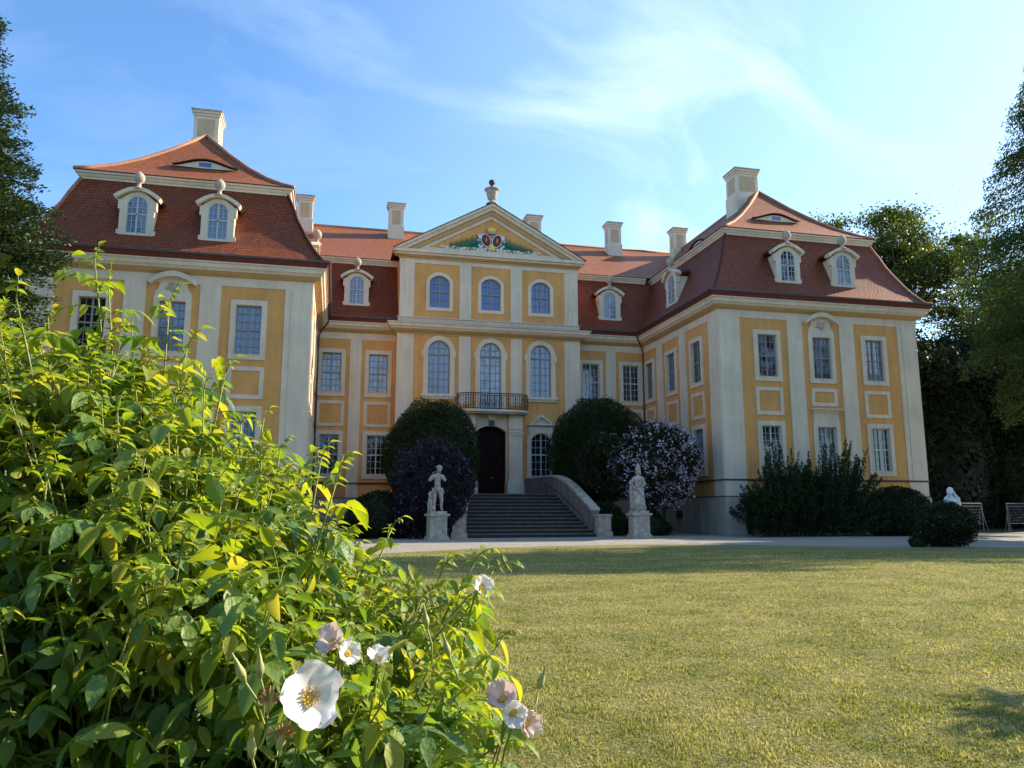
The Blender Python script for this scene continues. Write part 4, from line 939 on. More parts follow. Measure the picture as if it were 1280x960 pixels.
def broadtree(name, label, x, y, H, crown_r, zc, n, size, m, seed=1, lean=(0, 0), flat=.85, limbs=9, holes=.25, group=None):
    t = thing(name, label, 'tree', (x, y, 0), 0, group); r = np.random.default_rng(seed); b = MB()
    trk_top = np.array([lean[0]*.5, lean[1]*.5, zc-crown_r*.35]); b.tube([(0, 0, -.1), tuple(trk_top*.5), tuple(trk_top)], H*.018, 8, H*.011); b.build('trunk', 'bark', t, smooth=True)
    ends = []; lb = MB()
    for k in range(limbs):
        a = k*2.4+r.uniform(-.3, .3); el = r.uniform(.15, 1.35); L_ = crown_r*r.uniform(.75, 1.0)
        e = np.array([lean[0], lean[1], zc-crown_r*.25])+np.array([math.cos(a)*math.cos(el)*L_, math.sin(a)*math.cos(el)*L_, math.sin(el)*L_*1.15*flat+0.0])
        m1 = (trk_top+e)/2+r.normal(size=3)*crown_r*.08+np.array([0, 0, crown_r*.06]); lb.tube([trk_top*.98, m1, e], H*.0065, 5, .03)
        for q in range(7):
            s = r.uniform(.35, 1); p0 = trk_top*(1-s)**2+2*m1*s*(1-s)+e*s*s; d = r.normal(size=3); d[2] = d[2]*.6+.25; d /= np.linalg.norm(d); L2 = crown_r*r.uniform(.22, .45); p1 = p0+d*L2
            lb.tube([p0, (p0+p1)/2+r.normal(size=3)*.1, p1], .05, 4, .015); ends.append((p0, p1))
    lb.build('branches', 'bark', t)
    Cs = []; Ds = []; per = n//(len(ends)*4)
    for p0, p1 in ends:
        for q in range(4):
            if r.random() < holes: continue
            s = r.uniform(.35, 1.1); c = p0+(p1-p0)*s+r.normal(size=3)*crown_r*.075; rad = crown_r*r.uniform(.055, .125)
            g = r.normal(size=(per, 3)); g[:, 2] *= .38; P_ = c+g*rad; Cs.append(P_); Ds.append(r.normal(size=(per, 3))+np.array([0, 0, -.25]))
    quads_obj('crown', leaf_quads(np.concatenate(Cs), np.concatenate(Ds), size, .6), m, t); return t
broadtree('broadleaf_tree', 'airy broadleaf tree with bare limbs showing, behind the roof of the right wing', 42.5, 63, 31, 9.5, 22.5, 105000, .27, 'broad', 21, (0, 0), 1.0, 17, .5)
broadtree('broadleaf_tree', 'lighter green tree between the airy broadleaf tree and the tall loose conifer', 52, 58, 24, 8.5, 17.5, 90000, .25, 'broad', 22, limbs=14, holes=.35)
for i, (x, y, H, cr, zc, lab) in enumerate([(31.5, 53, 17, 5.6, 11.0, 'dark shaded tree close behind the right corner of the right wing'), (37.5, 56, 18, 6.5, 11.5, 'dark shaded tree standing behind the white hunched figure'),
        (44, 55, 19, 7.0, 11.5, 'dark shaded tree behind the gap between the two fence panels'), (51, 52, 19, 7.0, 10.5, 'dark shaded tree behind the right-hand fence panel')]):
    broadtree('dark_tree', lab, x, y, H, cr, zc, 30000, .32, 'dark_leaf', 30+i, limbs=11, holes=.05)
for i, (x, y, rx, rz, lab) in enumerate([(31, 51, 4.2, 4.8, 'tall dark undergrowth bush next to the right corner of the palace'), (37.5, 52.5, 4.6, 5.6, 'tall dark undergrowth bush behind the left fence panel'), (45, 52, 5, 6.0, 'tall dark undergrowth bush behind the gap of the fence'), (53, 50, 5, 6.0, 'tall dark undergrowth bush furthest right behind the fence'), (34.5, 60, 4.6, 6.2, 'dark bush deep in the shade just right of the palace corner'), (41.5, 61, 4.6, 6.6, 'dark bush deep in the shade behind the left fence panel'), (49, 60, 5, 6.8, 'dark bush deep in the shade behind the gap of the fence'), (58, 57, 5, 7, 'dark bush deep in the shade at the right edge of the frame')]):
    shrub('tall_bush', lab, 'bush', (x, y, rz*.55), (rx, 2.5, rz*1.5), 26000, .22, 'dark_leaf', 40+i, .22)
# trees standing to the right of the view (their shade falls on lawn, path and wing)
broadtree('broadleaf_tree', 'tall tree right of the view whose shade reaches the far lawn', 40, 33, 24, 7.5, 15, 26000, .5, 'broad', 51, limbs=12, holes=.12)
broadtree('broadleaf_tree', 'second tall tree right of the view shading the path and the right wing', 44, 43, 25, 8.0, 15, 26000, .5, 'broad', 52, limbs=12, holes=.12)

# garden wood behind the viewpoint (mirrored in the panes)
Cs = []
for k in range(26):
    a = R(200-k*8.0)+math.pi; cx, cy = -8+46*math.cos(a)*1.25, 4-abs(math.sin(a))*38; h_ = RNG.uniform(15, 25); q = RNG.normal(size=(2600, 3))*np.array([4.2, 3.0, h_*.24])+np.array([cx, cy, h_*.52]); Cs.append(q[(q[:, 2] > .2) & (q[:, 1] < -14)])
C = np.concatenate(Cs); tag(quads_obj('woodland', leaf_quads(C, RNG.normal(size=C.shape), .75, .7), 'broad', None), 'wood of tall trees closing the garden behind the viewpoint', 'wood', kind='stuff')
broadtree('garden_tree', 'young tree right of the view whose small shade falls on the near lawn', 1.0, 6.0, 4.8, 1.0, 3.25, 4200, .09, 'broad', 61, limbs=7, holes=.5)

# ------------------------------------------------------------------ fence panels
def fence_panel(x, y, L_, H, rz, lab, brace):
    t = thing('fence_panel', lab, 'fence', (x, y, 0), rz, 'mobile steel fence panels'); b = MB()
    b.tube([(0, 0, .05), (0, 0, H)], .03, 6); b.tube([(L_, 0, .05), (L_, 0, H)], .03, 6)
    b.tube([(0, 0, H-.03), (L_, 0, H-.03)], .028, 6); b.tube([(0, 0, .55), (L_, 0, .55)], .022, 6); b.tube([(0, 0, H-.22), (L_, 0, H-.22)], .018, 6)
    b.build('frame', 'galv', t)
    m2 = MB()
    for k in range(1, int(L_/.12)): m2.tube([(k*.12, 0, .55), (k*.12, 0, H-.05)], .0045, 3)
    for k in range(1, 7): m2.tube([(0, .006, .55+k*(H-.6)/7), (L_, .006, .55+k*(H-.6)/7)], .0045, 3)
    m2.build('wire_mesh', 'galv', t)
    b = MB(); b.tube([(brace, 0, H*.93), (brace+(-.30 if brace < .5 else .12), -.35, 0.02)], .02, 6); b.tube([(brace, 0, H*.93), (brace+(-.05 if brace < .5 else .05), .3, 0.02)], .02, 6); b.build('brace', 'galv', t)
fence_panel(27.9, 42.9, 3.3, 1.9, 0.02, 'grey steel fence panel standing between the white hunched figure and the gap', 3.2)
fence_panel(33.4, 43.2, 3.3, 1.9, 0.02, 'grey steel fence panel cut by the right edge of the frame', .1)

# ------------------------------------------------------------------ statues
def skin_fig(name, verts, edges, radii, m, parent, sub=2, disp=0):
    me = bpy.data.meshes.new(name); me.from_pydata(verts, edges, []); o = bpy.data.objects.new(name, me); COL.objects.link(o)
    sk = o.modifiers.new('skin', 'SKIN'); me = o.data
    if not me.skin_vertices:
        bpy.context.view_layer.objects.active = o
    lay = me.skin_vertices[0].data if me.skin_vertices else None
    if lay is None: raise RuntimeError('no skin layer')
    for i, r in enumerate(radii):
        lay[i].radius = (r, r) if not isinstance(r, tuple) else r
    lay[0].use_root = True
    sk.use_smooth_shade = True; sk.branch_smoothing = .6
    ss = o.modifiers.new('sub', 'SUBSURF'); ss.levels = sub; ss.render_levels = sub
    bpy.context.view_layer.update(); dg = bpy.context.evaluated_depsgraph_get()
    nm = bpy.data.meshes.new_from_object(o.evaluated_get(dg)); o.modifiers.clear(); o.data = nm; nm.name = name
    nm.materials.clear(); nm.materials.append(M[m]); nm.polygons.foreach_set('use_smooth', [True]*len(nm.polygons))
    o.parent = parent; return o
def ell(mb, c, r, n=14, k=9):
    rows = []
    for i in range(k+1):
        ph = math.pi*i/k; rows.append([mb.vert(c[0]+r[0]*math.sin(ph)*math.cos(2*math.pi*j/n), c[1]+r[1]*math.sin(ph)*math.sin(2*math.pi*j/n), c[2]+r[2]*math.cos(ph)) for j in range(n)])
    for a, b in zip(rows, rows[1:]):
        for j in range(n): q = (j+1) % n; mb.face((a[j], a[q], b[q], b[j]))
def pedestal(t, w, h):
    mb = MB(); mb.box(-w/2, w/2, -w/2, w/2, .22, h-.16); p = mb.build('pedestal', 'stone', t)
    m2 = MB(); m2.box(-w/2-.10, w/2+.10, -w/2-.10, w/2+.10, -.05, .14); m2.box(-w/2-.05, w/2+.05, -w/2-.05, w/2+.05, .14, .218); m2.build('base_moulding', 'stone', p)
    m2 = MB(); m2.box(-w/2-.04, w/2+.04, -w/2-.04, w/2+.04, h-.157, h-.10); m2.box(-w/2-.11, w/2+.11, -w/2-.11, w/2+.11, h-.10, h); m2.build('cap_moulding', 'stone', p)
    m2 = MB(); m2.ring([(-w/2+.08, .32), (w/2-.08, .32), (w/2-.08, h-.26), (-w/2+.08, h-.26)], [(-w/2+.13, .37), (w/2-.13, .37), (w/2-.13, h-.31), (-w/2+.13, h-.31)], -w/2-.02, -w/2); m2.build('panel_moulding', 'stone', p)
def face_details(mb, c, r):
    x, y, z = c
    ell(mb, (x, y-r*.98, z-.02*1), (r*.16, r*.26, r*.28), 6, 5)          # nose
    for s in (-1, 1):
        ell(mb, (x+s*r*.36, y-r*.86, z+r*.12), (r*.17, r*.12, r*.10), 8, 5)  # eyes
        ell(mb, (x+s*r*.36, y-r*.84, z+r*.28), (r*.24, r*.14, r*.07), 8, 5)  # brows
        ell(mb, (x+s*r*.93, y+r*.05, z), (r*.10, r*.2, r*.28), 8, 5)       # ears
    ell(mb, (x, y-r*.88, z-r*.46), (r*.28, r*.14, r*.08), 8, 5); ell(mb, (x, y-r*.74, z-r*.78), (r*.3, r*.25, r*.22), 8, 5)
# statue 1: youth playing a flute, leaning on a tree stump
t = thing('statue', 'weathered stone flute player on a pedestal, left of the entrance steps', 'statue', (-5.35, 38.4, -.02), R(6), 'garden statues on pedestals'); HP = 1.28; pedestal(t, .84, HP)
h0 = HP+.10
V = [(0, 0, 1.18), (0, -.02, 1.42), (.0, -.01, 1.68), (.02, 0, 1.92), (.05, -.03, 2.04), (.07, -.05, 2.16),      # pelvis, waist, chest, neckbase, neck, head base
     (-.13, 0, 1.10), (-.15, -.03, .62), (-.14, .02, .12), (-.15, -.15, .04),                                     # left of view leg (weight)
     (.13, 0, 1.10), (.20, -.10, .62), (.22, .02, .14), (.26, -.14, .05),
     (-.26, -.02, 1.86), (-.44, -.10, 1.58), (-.20, -.28, 1.82), (-.12, -.32, 1.90),                             # arm on the left of the picture, raised to the mouth
     (.27, -.02, 1.84), (.36, -.20, 1.60), (.05, -.34, 1.84), (-.03, -.36, 1.90)]
E_ = [(0, 1), (1, 2), (2, 3), (3, 4), (4, 5), (0, 6), (6, 7), (7, 8), (8, 9), (0, 10), (10, 11), (11, 12), (12, 13), (3, 14), (14, 15), (15, 16), (16, 17), (3, 18), (18, 19), (19, 20), (20, 21)]
Rr = [(.22, .17), (.18, .14), (.23, .16), (.15, .12), .085, .08, .15, .10, .065, .055, .15, .10, .065, .055, .10, .07, .05, .04, .10, .07, .05, .04]
V = [(x, y, z*.94+h0) for x, y, z in V]
body = skin_fig('figure', V, E_, Rr, 'statue', t)
mb = MB(); hx, hy, hz = .08, -.08, 2.26*.94+h0; ell(mb, (hx, hy, hz), (.115, .13, .155)); face_details(mb, (hx, hy, hz), .125); mb.build('head', 'statue', body, smooth=True)
mb = MB(); r_ = np.random.default_rng(3)
for k in range(26): d = r_.normal(size=3); d /= np.linalg.norm(d); d[2] = abs(d[2]); d[1] = d[1]*.8+.25; ell(mb, (hx+d[0]*.115, hy+.02+d[1]*.12, hz+.03+d[2]*.12), (.045, .045, .04), 6, 4)
mb.build('hair', 'statue', body, smooth=True)
for (hx2, hy2, hz2, s) in ((-.10, -.34, 1.93, 1), (.0, -.38, 1.93, -1)):
    mb = MB(); z = hz2*.94+h0
    ell(mb, (hx2, hy2, z-.02), (.035, .03, .05), 8, 5)
    for k in range(4): mb.tube([(hx2-.03+.02*k, hy2-.01, z), (hx2-.03+.02*k, hy2-.045, z+.035), (hx2-.03+.02*k, hy2-.03, z+.06-.006*abs(k-1.5))], .011, 5, .008)
    mb.tube([(hx2-.035*s, hy2+.01, z-.02), (hx2-.05*s, hy2-.02, z+.02)], .012, 5, .009); mb.build('hand', 'statue', body, smooth=True)
mb = MB(); mb.tube([(.06, -.22, 2.20*.94+h0), (-.34, -.36, 2.0*.94+h0)], .016, 6); mb.build('flute', 'statue', body)
mb = MB()   # loin cloth
for k in range(22): a = k/22*6.28; mb.tube([(.23*math.cos(a), .17*math.sin(a)-.01, 1.22*.94+h0+.03*math.sin(3*a)), (.25*math.cos(a), .20*math.sin(a)-.02, 1.06*.94+h0-.04*math.sin(2*a))], .045, 6, .03)
mb.tube([(.25, -.05, 1.15*.94+h0), (.30, -.02, 1.0*.94+h0), (.27, .02, .85*.94+h0)], .06, 6, .03); mb.build('loincloth', 'statue', body, smooth=True)
mb = MB(); mb.tube([(-.30, .08, h0-.05), (-.33, .08, h0+.4), (-.28, .10, h0+.75), (-.30, .06, h0+1.0)], .17, 9, .09)
for k in range(10): ell(mb, (-.32+.1*math.sin(k*2), .0+.08*math.cos(k*3), h0+.1+k*.085), (.08, .07, .07), 7, 5)
mb.build('tree_stump', 'statue', body, smooth=True)
mb = MB(); mb.box(-.42, .42, -.36, .36, HP+.003, HP+.12); mb.build('stone_base', 'statue', body)
# statue 2: crowned draped figure
t = thing('statue', 'weathered stone draped figure with tall headdress on a pedestal, right of the entrance steps', 'statue', (5.42, 38.7, 0), R(-4), 'garden statues on pedestals'); HP = 1.28; pedestal(t, .88, HP); h0 = HP+.10
V = [(0, 0, 1.18), (0, 0, 1.42), (0, 0, 1.68), (0, 0, 1.92), (0, -.01, 2.02), (0, -.02, 2.12), (-.14, -.02, 1.05), (-.17, -.04, .55), (-.18, 0, .08), (.14, 0, 1.05), (.18, -.12, .58), (.2, 0, .08),
     (-.25, 0, 1.86), (-.34, 0, 1.50), (-.22, -.16, 1.24), (.25, 0, 1.86), (.35, -.02, 1.52), (.16, -.24, 1.36)]
E_ = [(0, 1), (1, 2), (2, 3), (3, 4), (4, 5), (0, 6), (6, 7), (7, 8), (0, 9), (9, 10), (10, 11), (3, 12), (12, 13), (13, 14), (3, 15), (15, 16), (16, 17)]
Rr = [(.20, .17), (.17, .14), (.21, .16), (.14, .11), .08, .075, .15, .13, .10, .15, .13, .10, .095, .065, .045, .095, .065, .045]
V = [(x, y, z*.94+h0) for x, y, z in V]; body = skin_fig('figure', V, E_, Rr, 'statue', t)
mb = MB(); hx, hy, hz = 0, -.04, 2.22*.94+h0; ell(mb, (hx, hy, hz), (.115, .13, .155)); face_details(mb, (hx, hy, hz), .125); mb.build('head', 'statue', body, smooth=True)
mb = MB(); mb.lathe([(.13, .08), (.15, .14), (.10, .2), (.11, .27), (.06, .36), (.02, .42)], (hx, hy+.02, hz), 12)
for k in range(16): a = math.pi*(.0+k/15); mb.tube([(hx+.12*math.cos(a), hy+.08*math.sin(a), hz+.06), (hx+.15*math.cos(a), hy+.09*math.sin(a), hz-.2)], .03, 5, .02)
mb.build('headdress', 'statue', body, smooth=True)
mb = MB(); rr = np.random.default_rng(8)   # folds of the robe
for k in range(30):
    a = k/30*6.28; q = .03*math.sin(5*a)
    mb.tube([(.19*math.cos(a), .15*math.sin(a), 1.40*.94+h0), ((.27+q)*math.cos(a), (.22+q)*math.sin(a), 1.0*.94+h0), ((.30+q)*math.cos(a+.15), (.25+q)*math.sin(a+.15), .5*.94+h0), ((.36+q*2)*math.cos(a+.2), (.28+q)*math.sin(a+.2), h0+.03)], .05, 6, .045)
for k in range(8): mb.tube([(-.25, -.1-.01*k, (1.85-.05*k)*.94+h0), (0, -.19, (1.72-.07*k)*.94+h0), (.27, -.10, (1.75-.08*k)*.94+h0)], .03, 5)
for k in range(7): mb.tube([(-.30-.02*k, .04, 1.75*.94+h0), (-.36-.008*k, .0+.03*k, 1.1*.94+h0), (-.34-.01*k, .02*k, h0+.02)], .045, 5, .05)
mb.build('robe', 'statue', body, smooth=True)
for s, c in ((-1, (-.20, -.2, 1.22*.94+h0)), (1, (.12, -.28, 1.38*.94+h0))):
    mb = MB(); ell(mb, c, (.035, .03, .045), 8, 5)
    for k in range(4): mb.tube([(c[0]-.03+.02*k, c[1], c[2]-.02), (c[0]-.03+.02*k, c[1]-.035, c[2]-.05), (c[0]-.03+.02*k, c[1]-.03, c[2]-.085+.006*abs(k-1.5))], .011, 5, .008)
    mb.tube([(c[0]+.035*s, c[1], c[2]+.01), (c[0]+.05*s, c[1]-.03, c[2]-.03)], .012, 5, .009); mb.build('hand', 'statue', body, smooth=True)
mb = MB(); mb.box(-.44, .44, -.38, .38, HP+.003, HP+.12); mb.build('stone_base', 'statue', body)
# statue 3: white hunched draped figure behind the rose shrub
t = thing('statue', 'white hunched cloaked stone figure rising behind the small rose shrub', 'statue', (18.0, 31.0, 0), R(-30), 'garden statues on pedestals'); t.scale = (.85, .85, .92); pedestal(t, .8, .95); h0 = .95
V = [(0, 0, .5), (0, .02, .8), (-.02, 0, 1.12), (-.03, -.06, 1.32), (-.08, -.12, 1.44), (-.25, -.12, .35), (-.25, -.28, .02), (.22, -.1, .35), (.2, -.26, .02), (-.27, -.04, 1.2), (-.36, -.12, .85), (-.12, -.32, .95), (.24, -.02, 1.2), (.34, -.06, .88), (.06, -.32, .95)]
E_ = [(0, 1), (1, 2), (2, 3), (3, 4), (0, 5), (5, 6), (0, 7), (7, 8), (2, 9), (9, 10), (10, 11), (2, 12), (12, 13), (13, 14)]
Rr = [(.32, .26), (.30, .24), (.25, .2), .12, .09, .17, .1, .17, .1, .11, .09, .06, .11, .09, .06]
V = [(x, y, z+h0) for x, y, z in V]; body = skin_fig('figure', V, E_, Rr, 'statue_w', t)
mb = MB(); hc = (-.12, -.17, 1.55+h0); ell(mb, hc, (.14, .16, .175)); face_details(mb, hc, .14); mb.build('head', 'statue_w', body, smooth=True)
mb = MB(); ell(mb, (-.08, -.08, 1.60+h0), (.18, .19, .18), 12, 8)
for k in range(22):
    a = math.pi*(-.15+1.3*k/21); mb.tube([(-.08+.15*math.cos(a), -.06+.14*math.sin(a), 1.55+h0), (.15*math.cos(a), -.03+.14*math.sin(a), 1.38+h0), (.33*math.cos(a), .0+.2*math.sin(a), 1.22+h0), (.40*math.cos(a), .05+.27*math.sin(a), .75+h0), (.34*math.cos(a), .05+.3*math.sin(a), .05+h0)], .06, 6, .06)
mb.build('cloak', 'statue_w', body, smooth=True)

# ------------------------------------------------------------------ rose bush in the foreground
# local frame: r to the right, d away from the viewpoint, z up
YAW = R(12.99)
BX, BY = CAMX-.75*math.cos(YAW)+1.55*math.sin(YAW), .75*math.sin(YAW)+1.55*math.cos(YAW)
rose = thing('rose_bush', 'leafy white rose bush filling the lower left foreground', 'bush', (BX, BY, 0), -YAW)
CR = 0.75; CD = -1.55  # offset of the viewpoint in the bush frame: (r + .75, d - 1.55)
def loc(u, v, d):
    """bush-frame position of something seen at pixel (u,v) at distance d (used once to measure the bush)"""
    f = 961.4; p = R(9.29); x = (u-640)/f; z = -(v-480)/f
    yr = math.cos(p)-z*math.sin(p); zz = math.sin(p)+z*math.cos(p); k = d/yr
    return np.array([x*k+CR, d+CD, CAMH+zz*k])
M['rose_old'] = leafmat('mature rose leaf', (.085, .18, .055), (.15, .26, .065), (.27, .36, .09), trans=.48, rough=.42, gloss=.4, tcol=(1.8, 1.6, .35), bump=.7)
M['rose_young'] = leafmat('young rose leaf', (.17, .29, .03), (.27, .36, .04), (.38, .38, .08), trans=.55, rough=.45, gloss=.3, tcol=(1.6, 1.35, .35), bump=.7)
def leaflet_template(nst=8, fold=.22, curl=.5):
    V = []; F_ = []
    for i in range(nst+1):
        t = i/nst; w = .265*math.sin(math.pi*min(1, t**.85*1.0))**.8*(1-.25*t) if 0 < i < nst else .004
        if i % 2 == 1: w *= 1.08
        y = t; z = -curl*.35*t*t
        V += [(-w, y-.02*(i % 2), z+fold*w), (0, y, z), (w, y-.02*(i % 2), z+fold*w)]
    for i in range(nst):
        a = i*3; F_ += [(a, a+1, a+4, a+3), (a+1, a+2, a+5, a+4)]
    return np.array(V), np.array(F_)
class Leaves:
    def __init__(s, curl=.5, fold=.25): s.T, s.F = leaflet_template(curl=curl, fold=fold); s.V = []; s.n = 0
    def add(s, p, d, up, L_):
        d = d/np.linalg.norm(d); sd_ = np.cross(d, up); nn = np.linalg.norm(sd_); sd_ = sd_/nn if nn > 1e-4 else np.array([1., 0, 0]); u2 = np.cross(sd_, d)
        s.V.append(p+(s.T[:, :1]*sd_+s.T[:, 1:2]*d+s.T[:, 2:]*u2)*L_); s.n += 1
    def compound(s, p, d, up, L_, n=5, rng=None, rac=None):
        """pinnate leaf: pairs of leaflets along a drooping stalk"""
        d = d/np.linalg.norm(d); sd_ = np.cross(d, up); sd_ /= max(1e-4, np.linalg.norm(sd_)); pts = []; q = p.copy(); dd = d.copy()
        pairs = (n-1)//2; step = L_*.62
        for k in range(pairs+1):
            q = q+dd*step*(.8 if k else .9); dd = dd+np.array([0, 0, -.26]); dd /= np.linalg.norm(dd); pts.append(q.copy())
            ls = L_*(.72+.14*k)*rng.uniform(.9, 1.1)
            if k < pairs:
                for sg in (-1, 1):
                    v = dd*.45+sd_*sg*.9+np.array([0, 0, -.28+rng.uniform(-.3, .15)]); s.add(q, v, up+rng.normal(size=3)*.22, ls)
            else: s.add(q, dd+np.array([0, 0, -.25]), up+rng.normal(size=3)*.15, L_*1.08*rng.uniform(.9, 1.15))
        if rac is not None: rac.tube([p]+pts, .0013, 4, .0006)
    def build(s, name, m, par):
        if not s.n: return
        k = len(s.T); V = np.concatenate(s.V); Fs = (s.F[None]+(np.arange(s.n)*k)[:, None, None]).reshape(-1, 4); return np_mesh(name, V, Fs, m, par, smooth=True)
old, young = Leaves(.5, .25), Leaves(.9, .5); racs = MB(); canes = MB(); rg = np.random.default_rng(17)
# silhouette of the bush at about 1.5 m: picture column -> top row
SU = [-260, -120, 0, 50, 100, 150, 200, 250, 300, 350, 400, 450, 500, 560, 620, 660]
SV = [330, 350, 385, 410, 425, 430, 445, 475, 500, 555, 610, 660, 715, 705, 715, 800]
def top_at(u): return np.interp(u, SU, SV)
base = np.array([0, 0, 0.])
def grow_cane(tip, sway=.18, r0=.006, n=9, root=None):
    rt = root if root is not None else np.array([tip[0]*.35+rg.uniform(-.15, .15), tip[1]*.3+rg.uniform(-.12, .2), 0])
    top = tip.copy(); c = np.array([rt[0]*.6+tip[0]*.4, rt[1]*.6+tip[1]*.4, tip[2]*.72+rg.uniform(-.05, .1)])
    ts = np.linspace(0, 1, n); pts = [(1-t)**2*rt+2*t*(1-t)*c+t*t*top for t in ts]; return pts
tips = []
# main shoots standing out of the bush (measured tips)
for u, v, d in [(118, 322, 1.45), (212, 375, 1.5), (282, 465, 1.5), (330, 522, 1.6), (135, 350, 1.5), (20, 372, 1.3), (428, 578, 1.35), (402, 570, 1.45), (492, 655, 1.55), (600, 692, 1.45), (632, 792, 1.4), (560, 700, 1.5), (235, 430, 1.5), (255, 485, 1.4), (350, 560, 1.5), (60, 395, 1.4), (165, 400, 1.6), (625, 930, 1.15), (5, 450, 1.2), (618, 712, 1.55), (585, 745, 1.3)]:
    tips.append((loc(u, v, d), 'shoot'))
for k in range(540):
    u = rg.uniform(-240, 585); d = rg.uniform(1.1, 2.15)
    f = abs(d-1.5)/.62; vt = top_at(u); 
    # the crown falls away towards the viewer and behind
    top = loc(u, vt+12, 1.5)[2]; z = top-(.62*f**1.8 if d < 1.5 else .35*f**1.8)*rg.uniform(.8, 1.1)-rg.uniform(0, .10)
    p = loc(u, 500, d); rr_ = loc(u, vt, 1.5); p = np.array([rr_[0]*.4+p[0]*.6, d+CD, z])
    if z > .35: tips.append((p, 'in'))
for k in range(300):   # lower flank
    u = rg.uniform(-200, 585); d = rg.uniform(1.02, 1.4); v = rg.uniform(max(top_at(u)+120, 620), 1080); p = loc(u, v, d)
    if p[2] > .15: tips.append((p, 'low'))
cnt = 0
for tip, kind in tips:
    pts = grow_cane(tip); L_tot = np.linalg.norm(np.array(pts[-1])-np.array(pts[0]))
    canes.tube([tuple(p) for p in pts], .0045 if kind == 'shoot' else .0035, 5, .0014)
    fine = [np.array(pts[i])*(1-q)+np.array(pts[i+1])*q for i in range(len(pts)-1) for q in (0, .5)]+[np.array(pts[-1])]
    m_ = len(fine); reach = .55 if kind == 'shoot' else .42
    node = 0; s = L_tot
    num = int((.36 if kind == 'shoot' else .42)/ .040)
    for j in range(num):
        back = j*.042*rg.uniform(.85, 1.15)+.004; t = 1-back/L_tot
        if t < .1: break
        x = t*(m_-1); i = min(m_-2, int(x)); p = fine[i]*(1-(x-i))+fine[i+1]*(x-i); dv = fine[i+1]-fine[i]; dv /= np.linalg.norm(dv)
        az = j*2.4+rg.uniform(-.5, .5); sdv = np.array([math.cos(az), math.sin(az), 0]); sdv -= dv*sdv.dot(dv); sdv /= max(1e-3, np.linalg.norm(sdv))
        tipness = max(0, 1-back/.15)
        d = sdv*(.9-.55*tipness)+dv*(.25+.8*tipness)+np.array([0, 0, .05])
        up = np.array([0, 0, 1.])+rg.normal(size=3)*.3
        yng = (kind == 'shoot' and back < .12) or (kind != 'shoot' and back < .05 and tip[2] > 1.15) 
        Ls = .041*rg.uniform(.6, 1.3)*(1-.5*tipness if yng else 1)
        (young if (yng or (rg.random() < (.45 if kind != 'low' else .15) and tip[2] > 1.1)) else old).compound(p, d, up, Ls, 7 if rg.random() < .3 else 5, rg, racs if kind != 'low' or rg.random() < .4 else None); cnt += 1
# dark interior fill
for k in range(1100):
    u = rg.uniform(-250, 560); d = rg.uniform(1.25, 2.0); vt = top_at(u); top = loc(u, vt+60, 1.5)[2]-.25*abs(d-1.5); z = top-rg.random()**.8*1.3
    if z < .05: continue
    p = loc(u, 500, d); p[2] = z; old.compound(p, rg.normal(size=3)*np.array([1, 1, .4]), np.array([0, 0, 1.])+rg.normal(size=3)*.5, .05, 5, rg, None)
old.build('leaves', 'rose_old', rose); young.build('young_leaves', 'rose_young', rose)
canes.build('canes', 'cane', rose, smooth=True, recalc=False); racs.build('leaf_stalks', 'cane', rose, smooth=True, recalc=False)
def petal(mb, c, ax, sd_, L_, W, cup, rgx, crumple=.02):
    """one cupped, slightly ruffled petal with a shallow notch"""
    n = np.cross(ax, sd_); rows = []; NI, NJ = 12, 12; p1, p2, p3 = rgx.uniform(0, 6, 3); f1, f2 = rgx.uniform(1.5, 3, 2)
    for i in range(NI+1):
        t = i/NI; row = []
        for j in range(NJ+1):
            s_ = (j-NJ/2)/(NJ/2); w = W*(.16+1.0*math.sin(t**.75*math.pi*.52))
            out_ = L_*t*(1-.30*s_**2*t**2-.10*math.exp(-(s_/.22)**2)*t**6)
            h = L_*(cup*(t**1.3-.35*t**4)+.20*s_*s_*t+crumple*t*(math.sin(f1*3*s_+p1+2*t)+.7*math.sin(f2*4*t+p2+2*s_)+.8*t*t*math.sin(9*s_+p3)))
            row.append(mb.vert(*(c+ax*out_+sd_*w*s_*(1-.10*t**6)+n*h)))
        rows.append(row)
    for a, b in zip(rows, rows[1:]):
        for j in range(NJ): mb.face((a[j], a[j+1], b[j+1], b[j]))
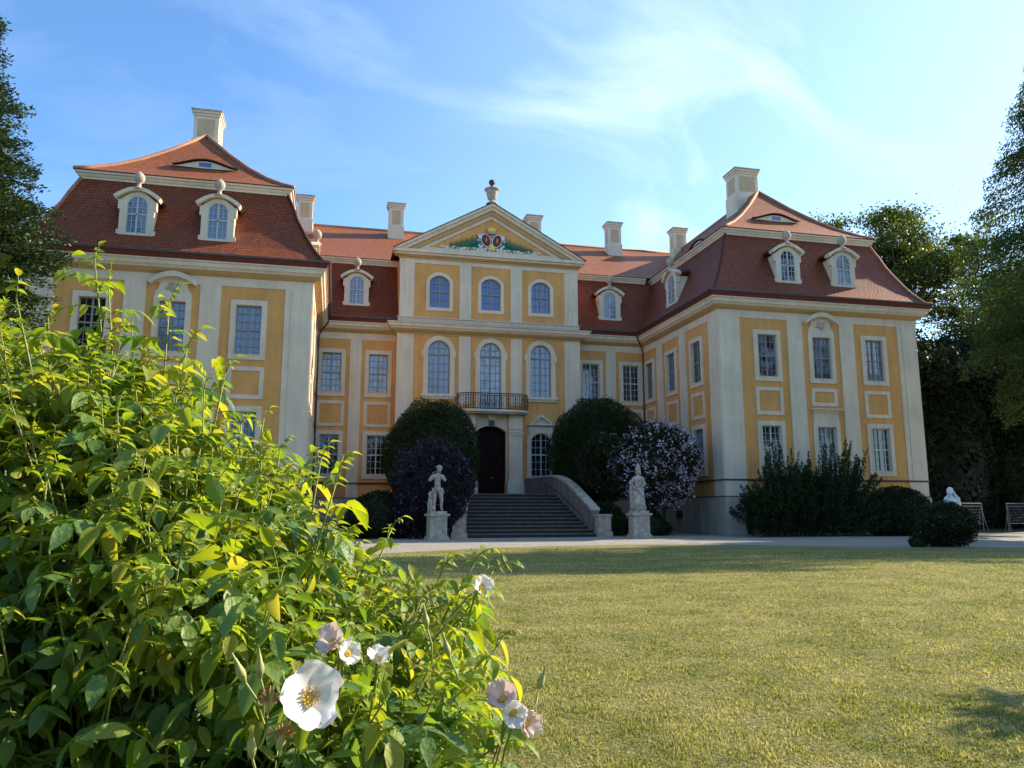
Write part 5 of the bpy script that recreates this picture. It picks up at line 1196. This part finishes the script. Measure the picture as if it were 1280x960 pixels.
def flower(c, nrm, size, cup=.45, m='petal', lab=None, npet=5, crumple=.022):
    nrm = nrm/np.linalg.norm(nrm); a = np.cross(nrm, [0, 0, 1.]); a /= np.linalg.norm(a); b = np.cross(nrm, a); mb = MB(); rx = np.random.default_rng(int(abs(c[0])*1e4) % 997)
    for k in range(npet):
        th = 2*math.pi*k/5+.3+rx.uniform(-.12, .12); ax = a*math.cos(th)+b*math.sin(th); s_ = np.cross(nrm, ax)
        petal(mb, c+nrm*.0012*(k % 5), ax, s_, size*.5*rx.uniform(.86, 1.1), size*.30, cup*rx.uniform(.6, 1.4), rx, crumple)
    # orientation: normals must point with nrm
    fl = mb.build('flower', m, rose, smooth=True, recalc=False)
    if lab: fl['label'] = lab
    st = MB(); ell(st, tuple(c+nrm*.004), (.006, .006, .005), 8, 5)
    for k in range(26):
        if k > 26*size/.08+4: break
        th = k*2.4; r = (.004+.0085*(k/26)**.5)*size/.08; p = c+nrm*.012*size/.08+(a*math.cos(th)+b*math.sin(th))*r; st.tube([c+nrm*.002, p], .0005, 3); ell(st, tuple(p), (.0013, .0013, .0013), 5, 3)
    st.build('stamens', 'stamen', fl)
    cx = MB(); cx.tube([tuple(c-nrm*.001), tuple(c-nrm*.012), tuple(c-nrm*.022+np.array([0, .006, -.012])), tuple(c-nrm*.026+np.array([-.006, .02, -.04])), tuple(c-nrm*.02+np.array([-.02, .05, -.09]))], .0028, 6, .0011); cx.build('flower_stalk', 'cane', fl, smooth=True)
def nv(r, d, z): return np.array([r, d, z], dtype=float)
flower(loc(384, 874, .92), nv(.52, -.74, .42), .076, .62, lab='large open white rose bloom')
for (u, v, d_, n_, sz, cp, m_, np_) in [(418, 806, 1.0, (-.3, -.6, .7), .040, .9, 'petal_old', 8), (432, 817, 1.01, (.5, -.6, .3), .034, 1.0, 'petal', 7), (600, 735, 1.35, (.5, -.7, .4), .042, .8, 'petal', 6),
        (629, 876, 1.08, (-.1, -.7, .6), .040, .9, 'petal_old', 9), (640, 890, 1.07, (.2, -.8, .1), .036, 1.0, 'petal', 8), (654, 903, 1.08, (.6, -.6, .1), .034, 1.1, 'petal_old', 9), (472, 828, 1.05, (.2, -.4, .8), .034, 1.1, 'petal', 7), (345, 637, 1.5, (.1, -.8, .4), .035, 1.0, 'petal', 6), (150, 583, 1.5, (.1, -.8, .4), .03, 1.0, 'petal', 6)]:
    flower(loc(u, v, d_), nv(*n_), sz, cp, m_, npet=np_, crumple=.07)
# withered heads and buds on hairy stalks
for i, (u, v, u2, v2) in enumerate([(303, 845, 330, 905), (325, 840, 328, 900), (336, 884, 325, 935), (350, 930, 330, 990), (315, 940, 318, 1000), (560, 815, 575, 870), (675, 855, 660, 900), (533, 780, 540, 830)]):
    c, e = loc(u, v, .9 if i < 5 else 1.2), loc(u2, v2, .92 if i < 5 else 1.2)
    mb = MB(); d = (c-e)/np.linalg.norm(c-e)
    mb.tube([tuple(e), tuple((c+e)/2+np.array([.004, 0, 0])), tuple(c-d*.008), tuple(c), tuple(c+d*.010), tuple(c+d*.024)], .0016, 6, .0012)
    rows_ = [(.0018, -.008), (.0055, 0), (.0062, .006), (.004, .014), (.0008, .028)]
    qa = np.cross(d, [0, 1., 0]); qa /= np.linalg.norm(qa); qb = np.cross(d, qa); pr = []
    for h1 in np.linspace(-.008, .030, 12): r1 = np.interp(h1, [-.008, -.002, .003, .008, .013, .020, .030], [.0016, .0042, .0052, .0046, .0034, .0022, .0006]); pr.append([mb.vert(*(c+d*h1+(qa*math.cos(6.283*k/8)+qb*math.sin(6.283*k/8))*r1*(1+.12*math.sin(3*k+h1*300)))) for k in range(8)])
    for ra, rb in zip(pr, pr[1:]):
        for k in range(8): mb.face((ra[k], ra[(k+1) % 8], rb[(k+1) % 8], rb[k]))
    o = mb.build('rose_hip', 'bud', rose, smooth=True)
    if i in (2, 3):
        m2 = MB()
        for k in range(40): a = rg.normal(size=3); a[2] = abs(a[2]); a /= np.linalg.norm(a); m2.tube([tuple(c+d*.006), tuple(c+d*.01+a*.016)], .0007, 3)
        m2.build('spent_stamens', 'husk', o)
# the soil under the bush is bare
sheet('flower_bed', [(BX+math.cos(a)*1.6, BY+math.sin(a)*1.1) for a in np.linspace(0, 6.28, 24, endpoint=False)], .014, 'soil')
